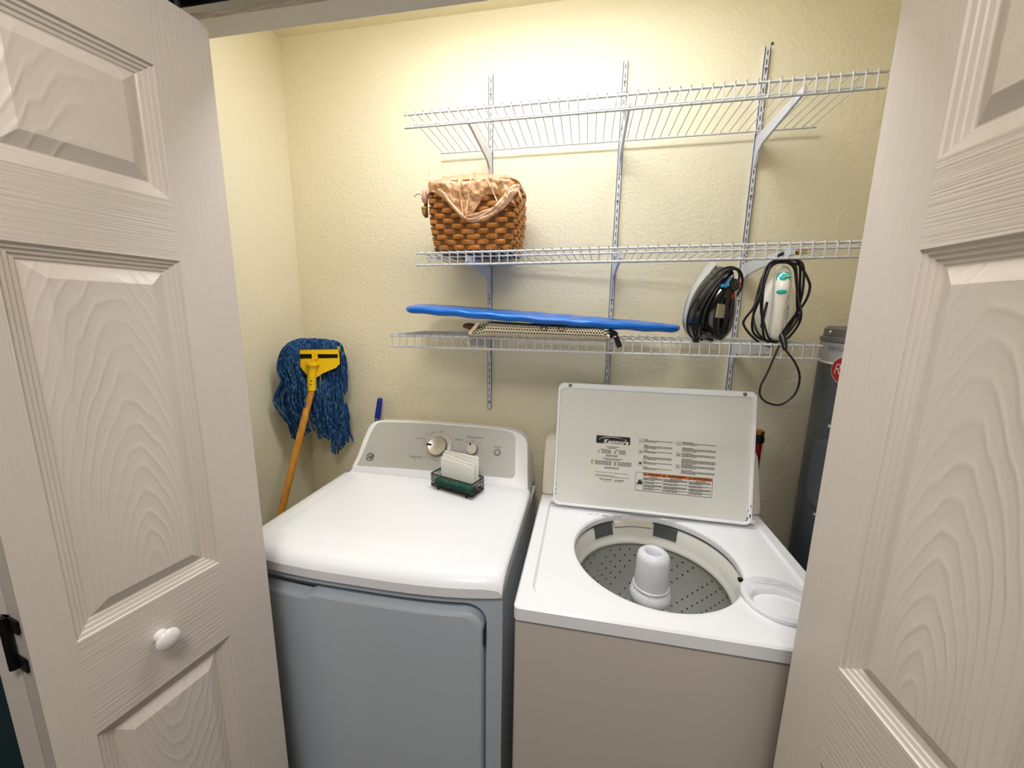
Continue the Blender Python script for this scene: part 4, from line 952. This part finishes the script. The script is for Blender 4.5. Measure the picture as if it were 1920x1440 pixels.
# lean the tip back (away from the handle side) by a touch
def BI(mb, name, m_, smooth=True, angle=60): return mb.build(name, m_, t_, smooth=smooth, mx=rk, angle=angle)
td = teardrop(0.053, 0.222)
b = MB(); b.loops([[(x, 0.060, z + 0.002) for x, z in td], [(x * .99, 0.054, z + 0.002) for x, z in td]]); BI(b, 'soleplate', M['sole'])
b = MB(); b.loops([[(x * 0.985, 0.0535, 0.002 + z) for x, z in td], [(x * 0.95, 0.040, 0.002 + z * .985) for x, z in td], [(x * 0.86, 0.026, 0.004 + z * 0.94) for x, z in td]]); BI(b, 'skirt', M['irongrey'])
td2 = teardrop(0.058, 0.205)
b = MB(); b.loops([[(x * k_, y, 0.004 + z * kz) for x, z in td2] for k_, y, kz in ((0.90, 0.040, 0.97), (0.97, 0.0255, 0.99), (1.0, 0.01, 0.985), (0.97, -0.012, 0.965), (0.86, -0.030, 0.945), (0.66, -0.043, 0.92), (0.38, -0.050, 0.88), (0.10, -0.053, 0.82))]); BI(b, 'body', M['ironblack'])
b = MB(); b.tube(smoothpath([(-0.030, -0.005, 0.03), (-0.036, 0.004, 0.06), (-0.036, 0.012, 0.09)], 4), [0.004, 0.006, 0.007, 0.008, 0.008, 0.007, 0.006, 0.004, 0.002], 10, flat=0.5)
BI(b, 'water_window', M['ironblue'])
arcm = frame((0.006, -0.0505, 0.152), (1, 0, 0), Vector((0, 0.30, 1)))
for a0, a1, mt_, nm in ((118, 198, 'ironblue', 'dial_scale'), (62, 116, 'ironwhite', 'dial_scale'), (-18, 60, 'ironred', 'dial_scale')):
    b = MB(); b.loops([[arcm @ Vector((r * math.cos(a), r * math.sin(a), h_)) for a in [math.radians(a0 + (a1 - a0) * i / 12) for i in range(13)]] for r, h_ in ((0.0220, -0.004), (0.0215, 0.0045), (0.0175, 0.005), (0.0170, -0.004))], False, False, closed=False)
    BI(b, nm, M[mt_])
b = MB(); b.lathe([(0.0165, -0.006), (0.016, 0.005), (0.010, 0.008), (0.0003, 0.0085)], seg=28, mx=arcm); BI(b, 'dial', M['ironblack'])
b = MB(); b.box((-0.030, -0.056, 0.143), (-0.016, -0.040, 0.152), 0.002); BI(b, 'dial_tab', M['ironblue'])
b = MB(); b.box((0.004, -0.0575, 0.118), (0.012, -0.046, 0.130), 0.0015); BI(b, 'indicator_lamp', M['ironred'])
lbm = frame((-0.017, -0.0530, 0.082), (1, -0.22, 0), (0.12, -0.03, 1))
b = MB(M['tag'], M['ink'])
b.use(0).loops([[lbm @ Vector((x, y, h_)) for x, y in ((-0.013, -0.018), (0.013, -0.018), (0.013, 0.018), (-0.013, 0.018))] for h_ in (-0.001, 0.002)]); b.use(1)
for i in range(8): b.face([b.v(lbm @ Vector((x, -0.015 + i * 0.0043 + y, 0.0022))) for x, y in ((-0.010, 0), (0.011 - 0.002 * (i % 3), 0), (0.011 - 0.002 * (i % 3), 0.0014), (-0.010, 0.0014))])
BI(b, 'rating_label', None, False)
b = MB(); b.tube([(-0.012, -0.058, 0.118), (-0.008, -0.062, 0.085), (-0.004, -0.062, 0.050), (0.0, -0.052, 0.022)], [0.003, 0.0038, 0.0060, 0.0065], 12); BI(b, 'cord_collar', M['black'])
b = MB()
for i, c_ in enumerate(([(1.470, 1.458), (1.452, 1.480), (1.4455, 1.515), (1.452, 1.548), (1.472, 1.588), (1.498, 1.628), (1.520, 1.648), (1.545, 1.653), (1.568, 1.640), (1.585, 1.61), (1.590, 1.58)], [(1.475, 1.456), (1.462, 1.49), (1.462, 1.53), (1.478, 1.572), (1.500, 1.612), (1.528, 1.642), (1.553, 1.648), (1.574, 1.634), (1.586, 1.60)], [(1.478, 1.457), (1.471, 1.49), (1.474, 1.53), (1.487, 1.57), (1.506, 1.606), (1.53, 1.636), (1.552, 1.642), (1.572, 1.630)], [(1.487, 1.456), (1.480, 1.49), (1.484, 1.53), (1.496, 1.57), (1.512, 1.602), (1.532, 1.628), (1.553, 1.634)])):
    n_c = len(c_)
    cordloop(b, [(x - AX.x, z - AX.z, -0.034 - 0.004 * i - (0.014 * math.sin(PI * j / (n_c - 1))) + (0.07 if j == n_c - 1 else 0.025 if j == n_c - 2 else 0)) for j, (x, z) in enumerate(c_)], 0, 0.0032)
cordloop(b, [(-0.058, 0.008, -0.055), (-0.045, 0.012, -0.062), (-0.03, 0.010, -0.066), (-0.015, 0.006, -0.062)], 0, 0.0045)
b.build('power_cord', M['cord'], t_, smooth=True)
b = MB(); b.box((-0.066, -0.068, 0.001), (-0.050, -0.052, 0.014), 0.002); b.build('plug', M['black'], t_)

# ------------------------------------------------------------------ mop
hx, hy = 0.8786, 0.4775
MO = Vector((0.03, -0.175, 0))
def mpt(s_, z, n=0): return Vector((MO.x + hx * s_ + hy * n, MO.y + hy * s_ - hx * n, z))     # n > 0 towards the camera
mop = thing('mop', 'blue string mop with yellow clamp and wooden handle, upside down in the left corner', 'mop', mpt(0.13, 0.0))
bot = Vector((0.044, -0.62, 0.012)); sock = mpt(0.1065, 1.225, 0.012)
b = MB(); ax = (sock - bot).normalized()
b.tube([bot, bot + ax * 0.01, sock - ax * .3, sock, sock + ax * 0.02], [0.009, 0.0125, 0.0125, 0.0125, 0.0125], 20); PR(mop, b, 'handle', M['wood'], True, 60)
b = MB(); b.tube([sock - ax * 0.008, mpt(0.108, 1.262, 0.014), mpt(0.117, 1.322, 0.018)], [0.0165, 0.0165, 0.0150], 20)
PR(mop, b, 'socket', M['yellow'], True, 40)
for z in (1.243, 1.257):
    b = MB(); b.lathe([(0.0035, 0), (0.003, 0.0016), (0.0003, 0.002)], seg=12, mx=frame(mpt(0.1065 + (z - 1.243) * .15, z, 0.0298), (hx, hy, 0), (0, 0, 1))); PR(mop, b, 'rivet', M['screwm'], True)
# clamp plate with two windows
b = MB()
def plate(P, n0, n1):
    b.loops([[mpt(s_, z, n0) for s_, z in P], [mpt(s_, z, n1) for s_, z in P]])
plate([(0.062, 1.377), (0.064, 1.360), (0.210, 1.357), (0.212, 1.377)], 0.000, 0.020)        # top bar
plate([(0.064, 1.362), (0.069, 1.362), (0.0735, 1.338), (0.0685, 1.338)], 0.002, 0.014)
plate([(0.206, 1.362), (0.212, 1.362), (0.212, 1.338), (0.206, 1.338)], 0.002, 0.014)
plate([(0.123, 1.362), (0.135, 1.362), (0.135, 1.338), (0.121, 1.338)], 0.002, 0.017)
plate([(0.0685, 1.3405), (0.212, 1.3405), (0.212, 1.318), (0.196, 1.302), (0.150, 1.283), (0.128, 1.268), (0.096, 1.272), (0.080, 1.296), (0.069, 1.318)], 0.002, 0.013)
PR(mop, b, 'clamp', M['yellow'], False)
b = MB(); plate([(0.0685, 1.360), (0.212, 1.360), (0.212, 1.3385), (0.0685, 1.3385)], -0.006, -0.002); PR(mop, b, 'clamp_back', M['slot'])
b = MB(); b.lathe([(0.0215, -0.006), (0.0225, 0), (0.0215, 0.007), (0.014, 0.009)], seg=24, mx=frame(mpt(0.118, 1.322, 0.019), (hx, hy, 0), mpt(0, 0, 1) - mpt(0, 0, 0))); PR(mop, b, 'clamp_nut', M['yellow'], True)
b = MB(); b.tube([mpt(0.118, 1.325, 0.018), mpt(0.122, 1.368, 0.019)], 0.0055, 12); PR(mop, b, 'clamp_screw', M['yellow'], True)
b = MB(); b.tube(smoothpath([mpt(0.205, 1.380, 0.010), mpt(0.222, 1.378, 0.008), mpt(0.229, 1.365, 0.006), mpt(0.226, 1.345, 0.005)], 4), 0.0065, 10); PR(mop, b, 'clamp_latch', M['yellow'], True)
# yarn: every strand goes over the top bar and hangs down
b = MB(); random.seed(11)
def strand(pts, r=0.0036): 
    P = smoothpath(pts, 5); ph = random.random() * 6
    P = [p + Vector((math.sin(i * 0.42 + ph) * 0.0034 * min(1, i / 12), math.cos(i * 0.35 + ph) * 0.003 * min(1, i / 12), 0)) for i, p in enumerate(P)]
    for p in P:
        p.x = max(p.x, 0.0045); p.y = min(p.y, -0.0045)
    b.tube(P, r, 6)
R = random.uniform
for i in range(50):                        # band over the top bar
    s_ = 0.072 + 0.134 * i / 49
    zt_ = 1.414 - 0.012 * ((s_ - 0.12) / 0.09) ** 2 + R(-.002, .002)
    f = (s_ - 0.072) / 0.134
    # rear tails fan out behind the clamp to the right
    sb_ = 0.095 + 0.125 * f + R(-0.008, 0.008); zb_ = 1.06 - 0.055 * max(0, math.sin((f - 0.15) * PI * 1.2)) - (0.055 if f > 0.55 else 0.0) + R(-.014, .014)
    wv = R(-0.006, 0.006)
    strand([mpt(s_, 1.380, 0.021), mpt(s_, 1.398, 0.0215), mpt(s_, zt_, 0.010), mpt(s_, zt_ - 0.006, -0.010), mpt(s_ + .004 * f, 1.37, -0.019 + R(-.006, .004)), mpt(s_ + 0.010 * f, 1.29, -0.016 + R(-.009, .006)), mpt(s_ + (sb_ - s_) * 0.5 + wv, 1.20, -0.006 + R(-.014, .010)), mpt(s_ + (sb_ - s_) * 0.85 - wv * 2, 1.13, -0.004 + R(-.016, .012)), mpt(sb_ + wv, (1.13 + zb_) / 2, -0.004 + R(-.014, .012)), mpt(sb_ + R(-.006, .006), zb_, -0.004 + R(-.012, .012))])
for i in range(44):                        # left bunch falling in front of the left wall
    f = i / 43; q_ = R(0, 1); n_ = R(0.002, 0.026); lev = R(-0.01, 0.012)
    s0 = 0.074 + 0.020 * q_
    edge_ = f                              # 0 = outermost, 1 = next to the clamp
    x1 = 0.014 + 0.056 * edge_; x2 = -0.004 + 0.076 * edge_; x3 = 0.008 + 0.078 * edge_ + R(-.004, .004); x4 = -0.012 + 0.100 * edge_ + R(-.006, .006); x5 = 0.004 + 0.080 * edge_ + R(-.005, .005)
    zb_ = 1.01 + 0.045 * R(0, 1) + 0.035 * edge_
    x6 = 0.022 + 0.060 * edge_
    nn_ = 0.010 + n_ 
    strand([mpt(s0, 1.398 + 0.016 * q_, 0.0), mpt(s0 - 0.012 - .02 * (1 - edge_), 1.412 + 0.004 * q_ - .01 * (1 - edge_), 0.006), mpt(x1 + .012 * (1 - edge_), 1.385 - 0.004 * (1 - edge_), nn_), mpt(x2, 1.31, nn_ + 0.004), mpt(x3, 1.255, nn_ + 0.002 + lev * .3), mpt(x4, 1.19, nn_ + lev), mpt(x5, 1.12, nn_ + lev * .5), mpt(x6 + R(-.006, .006), 1.07, nn_ * 0.7), mpt(x6 + 0.004, zb_, nn_ * 0.5)])
for i in range(16):                        # thin lock at the right of the clamp
    f = i / 15; zb_ = 1.19 + 0.03 * R(0, 1) - 0.0 * f
    strand([mpt(0.200, 1.402, 0.004), mpt(0.214 + .006 * f, 1.396, 0.014), mpt(0.2235 + 0.006 * f, 1.36, 0.016 + R(-.004, .004)), mpt(0.222 + 0.011 * f, 1.30, 0.012), mpt(0.224 + 0.007 * f, 1.24, 0.006 + R(-.004, .004)), mpt(0.219 + 0.008 * f, zb_, 0.002)], 0.0028)
for i in range(30):                        # ragged ends
    s_ = R(0.115, 0.235); z0 = 1.09 + R(-.02, .02)
    strand([mpt(s_ - 0.01, z0 + 0.06, 0.004), mpt(s_, z0, 0.008 + R(-.006, .006)), mpt(s_ + R(-.008, .008), z0 - 0.035, 0.004), mpt(s_ + R(-.008, .006), z0 - 0.062 - (0.022 if s_ > 0.17 else 0) - R(0, .012), 0.0)])
PR(mop, b, 'yarn_strands', M['yarn'], True, 80)

# ------------------------------------------------------------------ broom behind the dryer
br = thing('broom_handle', 'blue-tipped metal broom handle standing behind the left end of the dryer', 'broom', (0.20, -0.045, 0))
P0, P1 = Vector((0.3605, -0.036, 1.177)), Vector((0.3455, -0.037, 1.0945)); dv = (P1 - P0).normalized(); PB = Vector((0.160, -0.05, 0.02))
b = MB(); b.tube([P0, P0 + dv * 0.004, P0 + dv * 0.03, P1], [0.007, 0.0105, 0.0112, 0.0122], 18); g_ = PR(br, b, 'grip', M['bluegrip'], True, 50)
b = MB(); b.lathe([(0.0045, -0.0127), (0.0045, 0.0127)], seg=12, mx=frame(P0 + dv * 0.016, dv, (1, 0, 0)), cap=True); PR(br, b, 'hanging_hole', M['slot'])
b = MB(); b.tube([P1, P1 + dv * 0.5, PB], 0.0100, 16); PR(br, b, 'pole', M['alu'], True)

# ------------------------------------------------------------------ wire basket on the dryer with sheets
WA = math.radians(-19)
wb = thing('wire_caddy', 'small black wire-mesh caddy standing on top of the dryer', 'caddy', (0.7785, -0.3080, 0.9482)); wb.rotation_euler = (0, 0, WA)
LX, LY, Z0, Z1 = 0.083, 0.034, 0.012, 0.053
b = MB()
for z, r in ((Z1, 0.0022), (Z0, 0.0018)): b.tube([(*p, z) for p in smoothpath([(x, y, 0) for x, y in rrect(-LX, LX, -LY, LY, 0.006, 3)], 1, True) for p in [(p[0], p[1])]], r, 8)
b.build('rim', M['black'], wb, smooth=True)
b = MB()
def lat(pf, L, n):
    for s_ in (-1, 1):
        for i in range(-3, n + 3):
            u0, u1 = i / n * L, (i + s_ * 2.6) / n * L; z0_, z1_ = Z0, Z1
            # clip to the panel
            def cl(u): return min(max(u, 0), L)
            if u1 == u0: continue
            c0 = cl(u0); c1 = cl(u1)
            t0 = (c0 - u0) / (u1 - u0); t1 = (c1 - u0) / (u1 - u0)
            if abs(t1 - t0) < 0.05: continue
            b.tube([pf(c0, z0_ + (z1_ - z0_) * t0), pf(c1, z0_ + (z1_ - z0_) * t1)], 0.0010, 4)
lat(lambda u, z: Vector((-LX + u, -LY, z)), 2 * LX, 20); lat(lambda u, z: Vector((-LX + u, LY, z)), 2 * LX, 20)
lat(lambda u, z: Vector((-LX, -LY + u, z)), 2 * LY, 8); lat(lambda u, z: Vector((LX, -LY + u, z)), 2 * LY, 8)
for i in range(1, 24): b.tube([(-LX + 2 * LX * i / 24, -LY, Z0), (-LX + 2 * LX * i / 24, LY, Z0)], 0.0010, 4)
for i in range(1, 10): b.tube([(-LX, -LY + 2 * LY * i / 10, Z0), (LX, -LY + 2 * LY * i / 10, Z0)], 0.0010, 4)
b.build('mesh', M['black'], wb)
for x in (-0.058, 0.058):
    for y in (-0.027, 0.027):
        q = MB(); q.lathe([(0.0003, 0), (0.004, 0.001), (0.0045, 0.006), (0.0025, 0.0115), (0.0003, 0.0118)], (x, y, 0), 14); q.build('foot', M['blackmetal'], wb, smooth=True)
Rw = Matrix.Translation(wb.location) @ Matrix.Rotation(WA, 4, 'Z')
b = MB(); b.box((-0.074, -0.029, 0.0135), (0.074, 0.001, 0.033), 0.006); b.build('green_packet', M['green'], None, smooth=True, mx=Rw)
tag(bpy.data.objects['green_packet'], 'glossy green packet lying in the bottom of the wire caddy', 'packet')
sheets = [(-0.070, 0.068, 0.120, 0.008, 2.0, 'rearmost folded white dryer sheet standing in the wire caddy'), (-0.062, 0.072, 0.112, 0.015, -3.5, 'folded white dryer sheet second from the back in the wire caddy'), (-0.066, 0.060, 0.106, 0.021, -6.5, 'folded white dryer sheet third from the back, tilted down to the right'), (-0.070, 0.064, 0.095, 0.0265, -4.5, 'frontmost folded white dryer sheet in the wire caddy')]
for x0, x1, h, yy, rot, lab in sheets:
    q = MB(); L = []
    for t0 in (0, 1):
        L.append([(x, (0.030 - yy) + 0.0008 * math.sin(x * 30 + yy * 300) + t0 * 0.0030, z) for x, z in [(x0, 0.014), (x0, h - 0.001), (x0 + 0.0015, h)] + [(x0 + (x1 - x0) * i / 10, h) for i in range(1, 10)] + [(x1 - 0.001, h), (x1, h - 0.002), (x1, 0.014)]])
    q.loops(L)
    pv = Matrix.Translation((0, 0, 0.10)) @ Matrix.Rotation(math.radians(-rot), 4, 'Y') @ Matrix.Translation((0, 0, -0.10))
    bmesh.ops.transform(q.b, matrix=Matrix.Rotation(math.radians(-rot) * 0.0, 4, 'Y'), verts=q.b.verts)
    for v_ in q.b.verts:
        if v_.co.z > 0.05: v_.co.z += math.sin(math.radians(rot)) * v_.co.x
    tag(q.build('dryer_sheet', M['sheet'], None, mx=Rw, smooth=True), lab, 'dryer sheet', 'folded dryer sheets in the caddy')

# ------------------------------------------------------------------ water heater, red tube
HX, HY, HR = 2.053, -0.30, 0.250
wh = thing('water_heater', 'tall grey cylindrical water heater behind the right door', 'water heater', (HX, HY, 0))
b = MB(); b.lathe([(HR - .01, 0.05), (HR, 0.06), (HR, 1.408), (HR, 1.409)], seg=96); b.build('tank', M['heater'], wh, smooth=True)
b = MB(); b.lathe([(HR, 1.409), (HR + 0.001, 1.410), (HR + 0.001, 1.461), (HR, 1.462)], seg=96); b.build('silver_band', M['heaterlt'], wh, smooth=True)
b = MB(); b.lathe([(HR + 0.001, 1.4045), (HR + 0.0022, 1.406), (HR + 0.0022, 1.4085), (HR + 0.001, 1.410)], seg=96); b.build('band_stripe', M['heaterwhite'], wh, smooth=True)
b = MB(); b.lathe([(HR + 0.001, 1.462), (HR + 0.004, 1.4635), (HR + 0.004, 1.4725), (HR - 0.003, 1.475), (HR - 0.003, 1.495), (HR - 0.010, 1.5015), (0.0005, 1.506)], seg=96); b.build('top_cap', M['heatercap'], wh, smooth=True)
b = MB(); b.lathe([(HR - 0.02, 0), (HR - 0.02, 0.05)], seg=48); b.build('stand', M['heatercap'], wh)
for k_ in range(3): pass
def wrap(bm_, a0, z0, off, flip=1):
    for v_ in bm_.verts:
        a = a0 + v_.co.x / HR; r = HR + off + v_.co.z; z = z0 + v_.co.y; v_.co = Vector((r * math.cos(a), r * math.sin(a), z))
    return bm_
AB = math.radians(-169.9)               # badge faces the room to the left of the heater
def densify(t0, n=1):
    bmesh.ops.triangulate(t0, faces=t0.faces); return t0
q = MB(); q.merge(wrap(densify(text_bm('PERFORMANCE', 0.0175, space=1.12)), AB, 1.4450, 0.0018)); q.build('band_lettering', M['heatercap'], wh)
def disc(rx, rz, off, m_, nm):
    t0 = bmesh.new(); c0 = t0.verts.new((0, 0, 0)); rings = []
    for k_ in (0.25, 0.5, 0.75, 1): rings.append([t0.verts.new((rx * k_ * math.cos(2 * PI * i / 48), rz * k_ * math.sin(2 * PI * i / 48), 0)) for i in range(48)])
    for i in range(48): t0.faces.new([c0, rings[0][i], rings[0][(i + 1) % 48]])
    for A_, B_ in zip(rings, rings[1:]):
        for i in range(48): t0.faces.new([A_[i], A_[(i + 1) % 48], B_[(i + 1) % 48], B_[i]])
    q = MB(); q.merge(wrap(t0, math.radians(-164.5), 1.395, off)); return q.build(nm, m_, wh)
disc(0.060, 0.0385, 0.0028, M['heaterwhite'], 'badge_border'); bd = disc(0.0582, 0.0368, 0.0033, M['heaterred'], 'badge')
q = MB(); q.merge(wrap(densify(text_bm('Rheem', 0.040, -0.0008, 0.25, space=0.85)), math.radians(-164.5), 1.395, 0.0038)); q.build('badge_lettering', M['heaterwhite'], bd)
# lower access cover
def cover(P, r0, a0, nm, m_):
    q = MB(); q.loops([[((HR + r) * math.cos(a0 + (x * k_) / HR), (HR + r) * math.sin(a0 + (x * k_) / HR), z0 + (z - z0) * k_) for x, z in P for z0 in [1.12]] for k_, r in ((1, 0.0), (1.0, r0 * .7), (0.93, r0), (0.5, r0 * 1.02), (0.02, r0 * 1.02))], False, True); return q.build(nm, m_, wh, smooth=True)
cover(dens(rrect(-0.105, 0.105, 0.985, 1.258, 0.02)), 0.0035, math.radians(-158), 'access_panel', M['heater'])
cover(dens(rrect(-0.090, 0.090, 1.025, 1.215, 0.045)), 0.020, math.radians(-158), 'access_cover', M['heater'])
for z, a in ((1.000, math.radians(-172)), (1.247, math.radians(-172)), (1.487, math.radians(174.9))):
    q = MB(); q.lathe([(0.005, 0), (0.004, 0.002), (0.0003, 0.003)], seg=12, mx=frame(((HR + 0.003) * math.cos(a), (HR + 0.003) * math.sin(a), z), (-math.sin(a), math.cos(a), 0), (0, 0, 1))); q.build('screw', M['steel'], wh, smooth=True)
rt = thing('red_tube', 'dark red tube with black and brass collar standing behind the washer', 'tube', (1.764, -0.045, 0))
b = MB(); b.tube([(0, 0, 0.0), (0, 0, 1.112)], 0.0125, 18); b.build('pipe', M['hosered'], rt, smooth=True)
b = MB(); b.lathe([(0.0130, 1.104), (0.0175, 1.106), (0.0175, 1.124), (0.0150, 1.126), (0.0150, 1.134)], seg=20); b.build('collar', M['black'], rt, smooth=True)
b = MB(); b.lathe([(0.0150, 1.133), (0.0158, 1.135), (0.0158, 1.145), (0.0130, 1.147), (0.0003, 1.147)], seg=20); b.build('brass_ring', M['brass'], rt, smooth=True)
